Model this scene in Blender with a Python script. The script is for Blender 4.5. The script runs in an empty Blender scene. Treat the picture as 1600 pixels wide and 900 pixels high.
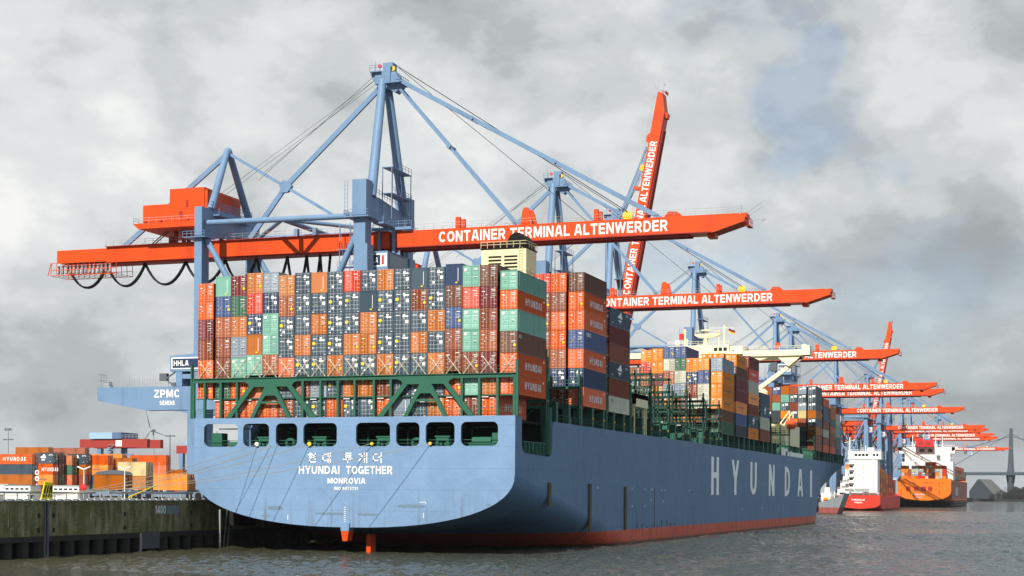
import bpy, bmesh, math, random
from mathutils import Vector, Matrix
PI = math.pi
R_ = math.radians
rnd = random.Random(7)
scn = bpy.context.scene
C = scn.collection

# ---------------------------------------------------------------- camera, sky, sun, exposure
ALPHA = 0.3421
cam_d = bpy.data.cameras.new('camera'); cam = bpy.data.objects.new('camera', cam_d); C.objects.link(cam)
cam_d.sensor_width = 36; cam_d.lens = 2429.42 / 1600 * 36
cam_d.shift_y = (770.29 - 450) / 1600
cam_d.clip_start = 1; cam_d.clip_end = 60000
cam.location = (92.852, -194.48, 8.38)
cam.rotation_euler = (Matrix.Rotation(ALPHA, 3, 'Z') @ Matrix.Rotation(PI / 2, 3, 'X') @ Matrix.Rotation(0.0077, 3, 'Z')).to_euler()
scn.camera = cam
scn.render.resolution_x = 1024; scn.render.resolution_y = 576
scn.view_settings.view_transform = 'Standard'; scn.view_settings.look = 'None'
scn.view_settings.exposure = 0.25; scn.view_settings.gamma = 1

SUN_TO = Vector((0.03, 1.0, -0.82)).normalized()      # direction in which the sunlight travels
sun_d = bpy.data.lights.new('sun', 'SUN'); sun = bpy.data.objects.new('sun', sun_d); C.objects.link(sun)
sun_d.energy = 5.0; sun_d.angle = R_(0.6); sun_d.color = (1.0, 0.95, 0.87)
sun.rotation_euler = SUN_TO.to_track_quat('-Z', 'Y').to_euler()

world = bpy.data.worlds.new('World'); scn.world = world; world.use_nodes = True
LOBES = [((-0.5657, 0.7981, 0.2074), 204.2, 0.050), ((-0.5004, 0.8214, 0.2738), 111.6, -0.060), ((-0.4106, 0.8658, 0.2859), 147.5, 0.030), ((-0.3669, 0.9056, 0.2128), 262.3, -0.050), ((-0.2865, 0.9160, 0.2807), 147.5, 0.030), ((-0.2192, 0.9593, 0.1780), 262.3, 0.015), ((-0.1353, 0.9514, 0.2768), 204.2, -0.015), ((-0.0802, 0.9732, 0.2157), 147.5, -0.030), ((-0.4699, 0.8628, 0.1867), 487.8, 0.040), ((-0.5825, 0.8034, 0.1234), 349.2, -0.020), ((-0.1572, 0.9730, 0.1691), 301.1, 0.030), ((-0.5788, 0.7977, 0.1693), 487.8, 0.020), ((-0.5572, 0.8278, 0.0659), 147.5, 0.015), ((-0.0694, 0.9957, 0.0615), 121.9, -0.030), ((-0.5795, 0.7664, 0.2770), 409.9, 0.000), ((-0.1942, 0.9542, 0.2274), 349.2, -0.020), ((-0.3916, 0.9029, 0.1775), 922.2, 0.040)]   # broad light and dark banks of cloud: direction, sharpness, brightness
GAPS = [((-0.1671, 0.9448, 0.2817), 1204.5, -0.130), ((-0.1569, 0.9548, 0.2523), 922.2, -0.120), ((-0.0986, 0.9652, 0.2424), 728.6, -0.120), ((-0.1258, 0.9711, 0.2026), 1639.4, -0.120)]   # thin spots where blue shows through
def build_world():
    nt = world.node_tree; N = nt.nodes; L = nt.links; N.clear()
    out = N.new('ShaderNodeOutputWorld'); bg = N.new('ShaderNodeBackground'); bg.inputs['Strength'].default_value = 0.1
    sky = N.new('ShaderNodeTexSky'); sky.sky_type = 'NISHITA'; sky.sun_disc = False
    s = -SUN_TO
    sky.sun_elevation = math.asin(s.z); sky.sun_rotation = math.atan2(s.x, s.y); sky.air_density = 1.0; sky.dust_density = 2.0
    tc = N.new('ShaderNodeTexCoord'); sep = N.new('ShaderNodeSeparateXYZ'); L.new(tc.outputs['Generated'], sep.inputs[0])
    def math_(op, a, b=None, clamp=False):
        m = N.new('ShaderNodeMath'); m.operation = op; m.use_clamp = clamp
        for i, v in enumerate((a, b)):
            if v is None: continue
            if isinstance(v, (int, float)): m.inputs[i].default_value = v
            else: L.new(v, m.inputs[i])
        return m.outputs[0]
    zz = math_('ADD', math_('MAXIMUM', sep.outputs['Z'], 0.0), 0.34)
    cx = math_('DIVIDE', sep.outputs['X'], zz); cy = math_('DIVIDE', sep.outputs['Y'], zz)
    comb = N.new('ShaderNodeCombineXYZ'); L.new(cx, comb.inputs[0]); L.new(cy, comb.inputs[1])
    gm = N.new('ShaderNodeMapping'); gm.inputs['Scale'].default_value = (1, 1, 1.7); L.new(tc.outputs['Generated'], gm.inputs[0]); gen = gm
    def noise(scale, detail, rough, off, dist=0.0, src=comb):
        mp = N.new('ShaderNodeMapping'); mp.inputs['Location'].default_value = off; L.new(src.outputs[0], mp.inputs[0])
        n = N.new('ShaderNodeTexNoise'); n.inputs['Scale'].default_value = scale; n.inputs['Detail'].default_value = detail
        n.inputs['Roughness'].default_value = rough; n.inputs['Distortion'].default_value = dist
        L.new(mp.outputs[0], n.inputs['Vector']); return n.outputs['Fac']
    big = noise(2.2, 3, 0.5, (3.1, 0.7, 0), src=gen); mid = noise(5.0, 9, 0.52, (1.3, 5.2, 0.4), 0.0, src=gen); fine = noise(13.0, 9, 0.58, (0.3, 2.2, 0), 0.0, src=gen)
    v = math_('ADD', math_('MULTIPLY', big, 0.28), math_('ADD', math_('MULTIPLY', mid, 0.50), math_('MULTIPLY', fine, 0.34)))
    wn = N.new('ShaderNodeTexNoise'); wn.inputs['Scale'].default_value = 7.0; wn.inputs['Detail'].default_value = 5; L.new(tc.outputs['Generated'], wn.inputs['Vector'])
    w1 = N.new('ShaderNodeVectorMath'); w1.operation = 'SUBTRACT'; L.new(wn.outputs['Color'], w1.inputs[0]); w1.inputs[1].default_value = (.5, .5, .5)
    w2 = N.new('ShaderNodeVectorMath'); w2.operation = 'MULTIPLY_ADD'; L.new(w1.outputs[0], w2.inputs[0]); w2.inputs[1].default_value = (.34, .34, .34); L.new(tc.outputs['Generated'], w2.inputs[2])
    v = math_('SUBTRACT', v, 0.072)
    for d_, k_, a_ in LOBES:
        df = N.new('ShaderNodeVectorMath'); df.operation = 'SUBTRACT'; L.new(w2.outputs[0], df.inputs[0]); df.inputs[1].default_value = d_
        dt = N.new('ShaderNodeVectorMath'); dt.operation = 'DOT_PRODUCT'; L.new(df.outputs[0], dt.inputs[0]); L.new(df.outputs[0], dt.inputs[1])
        e_ = math_('EXPONENT', math_('MULTIPLY', dt.outputs['Value'], -k_)); v = math_('ADD', v, math_('MULTIPLY', e_, a_ * 1.35))
    ramp = N.new('ShaderNodeValToRGB'); L.new(v, ramp.inputs[0])
    cr = ramp.color_ramp; cr.interpolation = 'EASE'
    pts = [(0.36, (3.1, 3.3, 3.45)), (0.43, (4.0, 4.25, 4.4)), (0.485, (5.2, 5.45, 5.5)), (0.545, (6.3, 6.5, 6.5)), (0.64, (7.9, 7.95, 7.8))]
    cr.elements[0].position = pts[0][0]; cr.elements[0].color = (*pts[0][1], 1)
    cr.elements[1].position = pts[-1][0]; cr.elements[1].color = (*pts[-1][1], 1)
    for p, c in pts[1:-1]:
        e = cr.elements.new(p); e.color = (*c, 1)
    cov = noise(3.4, 6, 0.55, (7.7, 3.3, 0), 0.0, src=gen)
    for d_, k_, a_ in GAPS:
        df = N.new('ShaderNodeVectorMath'); df.operation = 'SUBTRACT'; L.new(w2.outputs[0], df.inputs[0]); df.inputs[1].default_value = d_
        dt = N.new('ShaderNodeVectorMath'); dt.operation = 'DOT_PRODUCT'; L.new(df.outputs[0], dt.inputs[0]); L.new(df.outputs[0], dt.inputs[1])
        cov = math_('ADD', cov, math_('MULTIPLY', math_('EXPONENT', math_('MULTIPLY', dt.outputs['Value'], -k_)), a_))
    mr = N.new('ShaderNodeMapRange'); L.new(cov, mr.inputs[0]); mr.inputs[1].default_value = 0.33; mr.inputs[2].default_value = 0.42
    mr.inputs[3].default_value = 0.55; mr.inputs[4].default_value = 1.0
    mx = N.new('ShaderNodeMix'); mx.data_type = 'RGBA'; L.new(mr.outputs[0], mx.inputs[0]); L.new(sky.outputs[0], mx.inputs[6]); L.new(ramp.outputs[0], mx.inputs[7])
    def ramp_(src, a, b, c, d):
        m = N.new('ShaderNodeMapRange'); L.new(src, m.inputs[0]); m.interpolation_type = 'SMOOTHSTEP'
        for k_, x_ in enumerate((a, b, c, d)): m.inputs[k_ + 1].default_value = x_
        return m.outputs[0]
    # unseen sky scaled to shape the ambient light: brighter east, dimmer overhead and behind
    f = math_('MULTIPLY', ramp_(sep.outputs['X'], 0.12, 0.5, 1.0, 1.3), ramp_(sep.outputs['Z'], 0.33, 0.62, 1.0, 0.85))
    f = math_('MULTIPLY', f, ramp_(sep.outputs['Y'], -0.3, 0.35, 0.62, 1.0))
    vm = N.new('ShaderNodeVectorMath'); vm.operation = 'SCALE'; L.new(mx.outputs[2], vm.inputs[0]); L.new(f, vm.inputs['Scale'])
    # cooler light from the upper sky, out of the picture
    tn = N.new('ShaderNodeMix'); tn.data_type = 'RGBA'; L.new(math_('MAXIMUM', ramp_(sep.outputs['Z'], 0.33, 0.55, 0.0, 1.0), ramp_(sep.outputs['X'], 0.15, 0.5, 0.0, 1.0)), tn.inputs[0])
    tn.inputs[6].default_value = (1, 1, 1, 1); tn.inputs[7].default_value = (0.9, 1.0, 1.13, 1)
    vt = N.new('ShaderNodeVectorMath'); vt.operation = 'MULTIPLY'; L.new(vm.outputs[0], vt.inputs[0]); L.new(tn.outputs[2], vt.inputs[1])
    L.new(vt.outputs[0], bg.inputs['Color']); L.new(bg.outputs[0], out.inputs['Surface'])
build_world()

# ---------------------------------------------------------------- materials
def nodes(name):
    m = bpy.data.materials.new(name); m.use_nodes = True
    nt = m.node_tree; return m, nt, nt.nodes['Principled BSDF']
def mixc(nt, a, b, fac, mode='MIX'):
    n = nt.nodes.new('ShaderNodeMix'); n.data_type = 'RGBA'; n.blend_type = mode
    for i, v in ((6, a), (7, b)):
        if isinstance(v, tuple): n.inputs[i].default_value = (*v[:3], 1)
        else: nt.links.new(v, n.inputs[i])
    if isinstance(fac, (int, float)): n.inputs[0].default_value = fac
    else: nt.links.new(fac, n.inputs[0])
    return n.outputs[2]
def nz(nt, scale, detail=4, mapping=(1, 1, 1), coord='Object', rough=0.55):
    tc = nt.nodes.new('ShaderNodeTexCoord'); mp = nt.nodes.new('ShaderNodeMapping'); mp.inputs['Scale'].default_value = mapping
    nt.links.new(tc.outputs[coord], mp.inputs[0]); n = nt.nodes.new('ShaderNodeTexNoise')
    n.inputs['Scale'].default_value = scale; n.inputs['Detail'].default_value = detail; n.inputs['Roughness'].default_value = rough
    nt.links.new(mp.outputs[0], n.inputs['Vector']); return n.outputs['Fac']
def rng(nt, v, a, b, c=0.0, d=1.0):
    n = nt.nodes.new('ShaderNodeMapRange'); nt.links.new(v, n.inputs[0])
    for i, x in enumerate((a, b, c, d)): n.inputs[i + 1].default_value = x
    return n.outputs[0]
_mats = {}
def paint(key, col, rough=0.5, dirt=0.35, scale=0.6, dirtcol=None, metal=0.0, vary=0.0):
    if key in _mats: return _mats[key]
    m, nt, b = nodes(key)
    dk = dirtcol or tuple(c * 0.45 + 0.01 for c in col)
    n1 = nz(nt, scale, 5, (1, 1, 0.25)); n2 = nz(nt, scale * 7, 3)
    f = rng(nt, n1, 0.5, 0.75, 0, dirt)
    c = mixc(nt, col, dk, f)
    c = mixc(nt, c, tuple(min(1, x * 1.2) for x in col), rng(nt, n2, 0.5, 0.8, 0, 0.3))
    if vary:
        oi = nt.nodes.new('ShaderNodeObjectInfo'); hs = nt.nodes.new('ShaderNodeHueSaturation')
        nt.links.new(rng(nt, oi.outputs['Random'], 0, 1, 1 - vary, 1 + vary), hs.inputs['Value'])
        nt.links.new(rng(nt, oi.outputs['Random'], 0, 1, 1.06, 0.88), hs.inputs['Saturation'])
        nt.links.new(c, hs.inputs['Color']); c = hs.outputs[0]
    nt.links.new(c, b.inputs['Base Color'])
    nt.links.new(rng(nt, n2, 0.3, 0.7, rough - 0.02, rough + 0.2), b.inputs['Roughness'])
    b.inputs['Metallic'].default_value = metal; b.inputs['Specular IOR Level'].default_value = 0.22
    _mats[key] = m; return m

M = {}
M['blue'] = paint('light_blue_steel', (0.155, 0.255, 0.40), 0.42, 0.6, 0.3, dirtcol=(0.09, 0.15, 0.23))
M['red'] = paint('orange_red_steel', (0.66, 0.066, 0.006), 0.42, 0.65, 0.3, dirtcol=(0.38, 0.04, 0.010))
M['white'] = paint('white_paint', (0.8, 0.8, 0.78), 0.5, 0.15)
M['cream'] = paint('cream_paint', (0.78, 0.70, 0.42), 0.5, 0.3, 0.5)
M['shipwhite'] = paint('off_white_paint', (0.8, 0.79, 0.74), 0.5, 0.2, 0.4)
M['green'] = paint('deck_green_paint', (0.026, 0.118, 0.075), 0.5, 0.35, 0.5)
M['dgreen'] = paint('dull_green_paint', (0.018, 0.062, 0.042), 0.6, 0.4, 0.5)
M['dark'] = paint('dark_steel', (0.025, 0.028, 0.03), 0.6, 0.2)
M['black'] = paint('black_rubber', (0.012, 0.012, 0.013), 0.6, 0.1)
M['grey'] = paint('galvanised_steel', (0.33, 0.35, 0.36), 0.45, 0.3)
M['dgrey'] = paint('dark_grey_paint', (0.1, 0.12, 0.14), 0.5, 0.3)
M['yellow'] = paint('yellow_paint', (0.78, 0.56, 0.04), 0.5, 0.2)
M['bright_red'] = paint('bright_red_paint', (0.7, 0.03, 0.03), 0.5, 0.1)
M['navy'] = paint('navy_paint', (0.02, 0.04, 0.1), 0.5, 0.1)
M['rope'] = paint('pale_rope', (0.36, 0.34, 0.28), 0.9, 0.3)
M['shiporange'] = paint('bright_orange_hull', (0.95, 0.27, 0.01), 0.45, 0.25, 0.1)
M['shipred'] = paint('red_hull', (0.72, 0.055, 0.025), 0.45, 0.25, 0.1)
M['duskred'] = paint('dark_red_steel', (0.34, 0.03, 0.025), 0.5, 0.3, 0.3)
M['soot'] = paint('sooty_black', (0.01, 0.01, 0.01), 0.8, 0.1)
def glass_mat():
    m, nt, b = nodes('window_glass'); b.inputs['Base Color'].default_value = (0.02, 0.03, 0.035, 1); b.inputs['Roughness'].default_value = 0.12
    b.inputs['Specular IOR Level'].default_value = 0.7; return m
M['glass'] = glass_mat()
def hull_mat(key, top, boot, zline, streaks=True):
    m, nt, b = nodes(key)
    tc = nt.nodes.new('ShaderNodeTexCoord'); sp = nt.nodes.new('ShaderNodeSeparateXYZ'); nt.links.new(tc.outputs['Object'], sp.inputs[0])
    n1 = nz(nt, 0.12, 6, (1, 1, 0.6)); n2 = nz(nt, 1.0, 5, (1.6, 1.6, 0.07)); n3 = nz(nt, 0.5, 4)
    c = mixc(nt, top, tuple(x * 0.72 for x in top), rng(nt, n1, 0.42, 0.7, 0, 0.55))
    c = mixc(nt, c, tuple(min(1, x * 1.18 + .01) for x in top), rng(nt, n3, 0.5, 0.8, 0, 0.35))
    # rust and scuffs, stronger towards the waterline where fenders and tugs rub
    low = rng(nt, sp.outputs['Z'], 2.0, 9.0, 1.0, 0.0)
    st = nt.nodes.new('ShaderNodeMath'); st.operation = 'MULTIPLY'; nt.links.new(rng(nt, n2, 0.56, 0.70, 0, 0.75), st.inputs[0]); nt.links.new(low, st.inputs[1])
    c = mixc(nt, c, (0.10, 0.06, 0.045), st.outputs[0])
    # plate seams
    seam = None
    for axis, step, w in (('Z', 2.9, 0.05), ('Y', 11.0, 0.07)):
        mo = nt.nodes.new('ShaderNodeMath'); mo.operation = 'PINGPONG'; nt.links.new(sp.outputs[axis], mo.inputs[0]); mo.inputs[1].default_value = step / 2
        s = rng(nt, mo.outputs[0], 0.0, w, 0.42, 0.0); c = mixc(nt, c, tuple(x * 0.5 for x in top), s)
    bo = mixc(nt, boot, tuple(x * 0.45 for x in boot), rng(nt, n2, 0.45, 0.7, 0, 0.7))
    bo = mixc(nt, bo, (0.07, 0.06, 0.04), rng(nt, n3, 0.5, 0.75, 0, 0.5))
    bo = mixc(nt, bo, (0.035, 0.04, 0.02), rng(nt, sp.outputs['Z'], 0.25, 0.7, 0.85, 0.0))
    gt = nt.nodes.new('ShaderNodeMath'); gt.operation = 'LESS_THAN'; nt.links.new(sp.outputs['Z'], gt.inputs[0]); gt.inputs[1].default_value = zline
    c = mixc(nt, c, bo, gt.outputs[0])
    nt.links.new(c, b.inputs['Base Color']); b.inputs['Roughness'].default_value = 0.6; b.inputs['Specular IOR Level'].default_value = 0.22
    bp = nt.nodes.new('ShaderNodeBump'); bp.inputs['Strength'].default_value = 0.4; bp.inputs['Distance'].default_value = 0.35
    nt.links.new(nz(nt, 0.35, 3), bp.inputs['Height']); nt.links.new(bp.outputs[0], b.inputs['Normal'])
    return m
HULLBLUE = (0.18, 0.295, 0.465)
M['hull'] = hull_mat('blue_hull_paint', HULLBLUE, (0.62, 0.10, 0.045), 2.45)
M['hullside'] = hull_mat('shaded_blue_hull_paint', (0.108, 0.20, 0.325), (0.62, 0.10, 0.045), 2.45)  # hull blue darkened for the sides out of the sun, shade put into the colour
M['letter'] = paint('hull_letter_white', (0.93, 0.93, 0.9), 0.5, 0.08)
M['hull_or'] = hull_mat('orange_hull_paint', (0.95, 0.21, 0.006), (0.06, 0.015, 0.012), 5.2)
M['hull_rd'] = hull_mat('red_hull_paint', (0.75, 0.05, 0.025), (0.4, 0.05, 0.04), 1.0)
M['hull_gy'] = hull_mat('grey_hull_paint', (0.26, 0.30, 0.32), (0.3, 0.08, 0.07), 3.0)
def water_mat():
    m, nt, b = nodes('river_water')
    n = nz(nt, 0.012, 4, (1, 1, 1)); n_ = nz(nt, 0.05, 4, (1, 0.4, 1))
    c = mixc(nt, (0.050, 0.050, 0.026), (0.075, 0.072, 0.038), rng(nt, n, 0.35, 0.65))
    tc = nt.nodes.new('ShaderNodeTexCoord'); sp = nt.nodes.new('ShaderNodeSeparateXYZ'); nt.links.new(tc.outputs['Object'], sp.inputs[0])
    c2 = mixc(nt, (0.045, 0.072, 0.085), (0.066, 0.098, 0.114), rng(nt, n, 0.35, 0.65)); c = mixc(nt, c, c2, rng(nt, sp.outputs['X'], -15, 95))   # silt near the quay, bluer in mid stream
    nt.links.new(c, b.inputs['Base Color'])
    b.inputs['Roughness'].default_value = 0.07; b.inputs['IOR'].default_value = 1.33
    add = None
    for sc, mp, w in ((1.1, (1, .65, 1), 0.42), (3.2, (1, .75, 1), 0.22), (8.0, (1, .8, 1), 0.09)):
        t = nt.nodes.new('ShaderNodeMath'); t.operation = 'MULTIPLY'; t.inputs[1].default_value = w
        nt.links.new(nz(nt, sc, 4, mp), t.inputs[0])
        if add is None: add = t.outputs[0]
        else:
            a = nt.nodes.new('ShaderNodeMath'); a.operation = 'ADD'; nt.links.new(add, a.inputs[0]); nt.links.new(t.outputs[0], a.inputs[1]); add = a.outputs[0]
    bp = nt.nodes.new('ShaderNodeBump'); bp.inputs['Strength'].default_value = 1.0; bp.inputs['Distance'].default_value = 2.6
    nt.links.new(add, bp.inputs['Height']); nt.links.new(bp.outputs[0], b.inputs['Normal'])
    return m
M['water'] = water_mat()
def concrete_mat():
    m, nt, b = nodes('mossy_quay_concrete')
    s1 = nz(nt, 0.7, 8, (1.2, 1.2, 0.3), rough=.65); s2 = nz(nt, 0.25, 5); s3 = nz(nt, 3.2, 6, (1.0, 1.0, .10), rough=.65); s4 = nz(nt, 1.2, 6, (.5, .5, 3.0))
    c = mixc(nt, (0.10, 0.10, 0.042), (0.34, 0.30, 0.17), rng(nt, s1, 0.42, 0.68))
    c = mixc(nt, c, (0.115, 0.12, 0.03), rng(nt, s2, 0.45, 0.65, 0, 0.7))
    c = mixc(nt, c, (0.62, 0.57, 0.44), rng(nt, s3, 0.6, 0.7, 0, 0.7))
    c = mixc(nt, c, (0.42, 0.38, 0.28), rng(nt, s4, 0.58, 0.72, 0, 0.5))
    nt.links.new(c, b.inputs['Base Color']); b.inputs['Roughness'].default_value = 0.9; b.inputs['Specular IOR Level'].default_value = 0.2
    bp = nt.nodes.new('ShaderNodeBump'); bp.inputs['Strength'].default_value = 0.4; bp.inputs['Distance'].default_value = 0.1
    nt.links.new(s3, bp.inputs['Height']); nt.links.new(bp.outputs[0], b.inputs['Normal']); return m
M['concrete'] = concrete_mat()
M['apron'] = paint('quay_paving', (0.20, 0.195, 0.18), 0.9, 0.5, 0.1)
M['pile'] = paint('dark_piles', (0.035, 0.033, 0.028), 0.8, 0.4, 0.8)
M['land'] = paint('far_bank', (0.03, 0.035, 0.03), 0.95, 0.4, 0.02)
M['leaf'] = paint('bare_bush', (0.035, 0.04, 0.035), 0.95, 0.4, 0.3)
M['farsteel'] = paint('bridge_steel', (0.055, 0.075, 0.09), 0.7, 0.2, 0.05)  # dark blue-grey includes the cloud shadow over the far shore
M['shed'] = paint('shed_cladding', (0.035, 0.045, 0.055), 0.8, 0.3, 0.1)
M['shedroof'] = paint('shed_roof', (0.13, 0.13, 0.12), 0.8, 0.3, 0.1)

CC = {  # container colours: (albedo, words)
 'B': ((0.058, 0.092, 0.125), 'dark slate blue'), 'O': ((0.69, 0.105, 0.010), 'bright orange'), 'K': ((0.45, 0.13, 0.018), 'rusty orange'),
 'R': ((0.25, 0.06, 0.025), 'brick red'), 'N': ((0.17, 0.07, 0.04), 'brown'), 'T': ((0.20, 0.43, 0.34), 'mint green'),
 'E': ((0.66, 0.045, 0.02), 'bright red'), 'U': ((0.06, 0.095, 0.23), 'violet blue'), 'W': ((0.28, 0.33, 0.39), 'pale grey blue'),
 'G': ((0.055, 0.15, 0.085), 'dark green'), 'Y': ((0.78, 0.24, 0.010), 'yellow orange'), 'C': ((0.50, 0.50, 0.39), 'cream'),
 'S': ((0.34, 0.10, 0.045), 'salmon red'), 'D': ((0.05, 0.065, 0.07), 'dark grey'), 'V': ((0.035, 0.06, 0.13), 'navy blue'),
 'A': ((0.44, 0.17, 0.035), 'ochre brown'), 'L': ((0.66, 0.52, 0.26), 'pale tan'), 'P': ((0.19, 0.03, 0.03), 'maroon')}
def cmat(k): return paint('container_' + CC[k][1].replace(' ', '_'), CC[k][0], 0.5, 0.75, 0.8, vary=0.22)

# ---------------------------------------------------------------- mesh helpers
class MB:
    def __init__(s): s.v = []; s.f = []; s.m = []
    def add(s, vs, fs, mi=0):
        o = len(s.v); s.v.extend([tuple(v) for v in vs]); s.f.extend([tuple(i + o for i in f) for f in fs]); s.m.extend([mi] * len(fs)); return s
    def box(s, x0, y0, z0, x1, y1, z1, mi=0):
        return s.add([(x0, y0, z0), (x1, y0, z0), (x1, y1, z0), (x0, y1, z0), (x0, y0, z1), (x1, y0, z1), (x1, y1, z1), (x0, y1, z1)],
                     [(0, 3, 2, 1), (4, 5, 6, 7), (0, 1, 5, 4), (1, 2, 6, 5), (2, 3, 7, 6), (3, 0, 4, 7)], mi)
    def beam(s, p0, p1, w, h, mi=0, w1=None, h1=None):
        p0 = Vector(p0); p1 = Vector(p1); d = (p1 - p0)
        if d.length < 1e-6: return s
        d.normalize(); up = Vector((0, 0, 1)) if abs(d.z) < 0.95 else Vector((0, 1, 0))
        a = d.cross(up).normalized(); b = a.cross(d).normalized()
        w1 = w if w1 is None else w1; h1 = h if h1 is None else h1
        vs = [p + a * sx * ww / 2 + b * sy * hh / 2 for p, ww, hh in ((p0, w, h), (p1, w1, h1)) for sx, sy in ((-1, -1), (1, -1), (1, 1), (-1, 1))]
        return s.add(vs, [(0, 3, 2, 1), (4, 5, 6, 7), (0, 1, 5, 4), (1, 2, 6, 5), (2, 3, 7, 6), (3, 0, 4, 7)], mi)
    def tube(s, p0, p1, r0, r1=None, n=10, mi=0, caps=True):
        p0 = Vector(p0); p1 = Vector(p1); d = (p1 - p0).normalized(); r1 = r0 if r1 is None else r1
        up = Vector((0, 0, 1)) if abs(d.z) < 0.95 else Vector((0, 1, 0))
        a = d.cross(up).normalized(); b = a.cross(d)
        vs = [p + (a * math.cos(2 * PI * i / n) + b * math.sin(2 * PI * i / n)) * r for p, r in ((p0, r0), (p1, r1)) for i in range(n)]
        fs = [(i, (i + 1) % n, (i + 1) % n + n, i + n) for i in range(n)]
        if caps: fs += [tuple(range(n))[::-1], tuple(range(n, 2 * n))]
        return s.add(vs, fs, mi)
    def path(s, pts, r, n=6, mi=0):
        for a, b in zip(pts, pts[1:]): s.tube(a, b, r, n=n, mi=mi, caps=False)
        return s
    def prism(s, pts, axis, a, b, mi=0):     # polygon (two coords) extruded along an axis
        def P(q, t): return {'x': (t, q[0], q[1]), 'y': (q[0], t, q[1]), 'z': (q[0], q[1], t)}[axis]
        n = len(pts); vs = [P(q, a) for q in pts] + [P(q, b) for q in pts]
        fs = [(i, (i + 1) % n, (i + 1) % n + n, i + n) for i in range(n)] + [tuple(range(n)), tuple(range(n, 2 * n))]
        return s.add(vs, fs, mi)
    def rail(s, p0, p1, h=1.1, step=1.8, t=0.06, mi=0):
        p0 = Vector(p0); p1 = Vector(p1); L = (p1 - p0).length; n = max(1, int(L / step)); z = Vector((0, 0, 1))
        for k in (h, h * .55): s.beam(p0 + z * k, p1 + z * k, t, t, mi)
        for i in range(n + 1):
            q = p0.lerp(p1, i / n); s.beam(q, q + z * h, t, t, mi)
        return s
    def ball(s, c, r, n=10, mi=0, sq=(1, 1, 1)):
        vs = []; fs = []; k = n // 2
        for j in range(k + 1):
            th = PI * j / k
            for i in range(n):
                ph = 2 * PI * i / n
                vs.append((c[0] + r * sq[0] * math.sin(th) * math.cos(ph), c[1] + r * sq[1] * math.sin(th) * math.sin(ph), c[2] + r * sq[2] * math.cos(th)))
        for j in range(k):
            for i in range(n): fs.append((j * n + i, (j + 1) * n + i, (j + 1) * n + (i + 1) % n, j * n + (i + 1) % n))
        return s.add(vs, fs, mi)
    def text(s, txt, o, u, v, w, h, mi=0, bold=0.02):
        vs, fs = text_geo(txt, bold); o = Vector(o); u = Vector(u); v = Vector(v)
        nn = u.cross(v) * .004; return s.add([o + u * (x * w) + v * (y * h) + nn * l for x, y, l in vs], fs, mi)
    def mesh(s, name):
        me = bpy.data.meshes.new(name); me.from_pydata([tuple(v) for v in s.v], [], s.f)
        me.polygons.foreach_set('material_index', s.m); return me
    def build(s, name, mats, parent=None, smooth=False, fix=True):
        me = s.mesh(name)
        if fix:
            bm = bmesh.new(); bm.from_mesh(me); bmesh.ops.recalc_face_normals(bm, faces=bm.faces); bm.to_mesh(me); bm.free()
        for m in (mats if isinstance(mats, (list, tuple)) else [mats]): me.materials.append(m)
        if smooth:
            me.polygons.foreach_set('use_smooth', [True] * len(me.polygons)); me.set_sharp_from_angle(angle=R_(40))
        o = bpy.data.objects.new(name, me); C.objects.link(o)
        if parent: o.parent = parent
        return o
def _arc(cx, cy, rx, ry, a0, a1, n=7):
    return [(cx + rx * math.cos(R_(a0 + (a1 - a0) * i / n)), cy + ry * math.sin(R_(a0 + (a1 - a0) * i / n))) for i in range(n + 1)]
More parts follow.
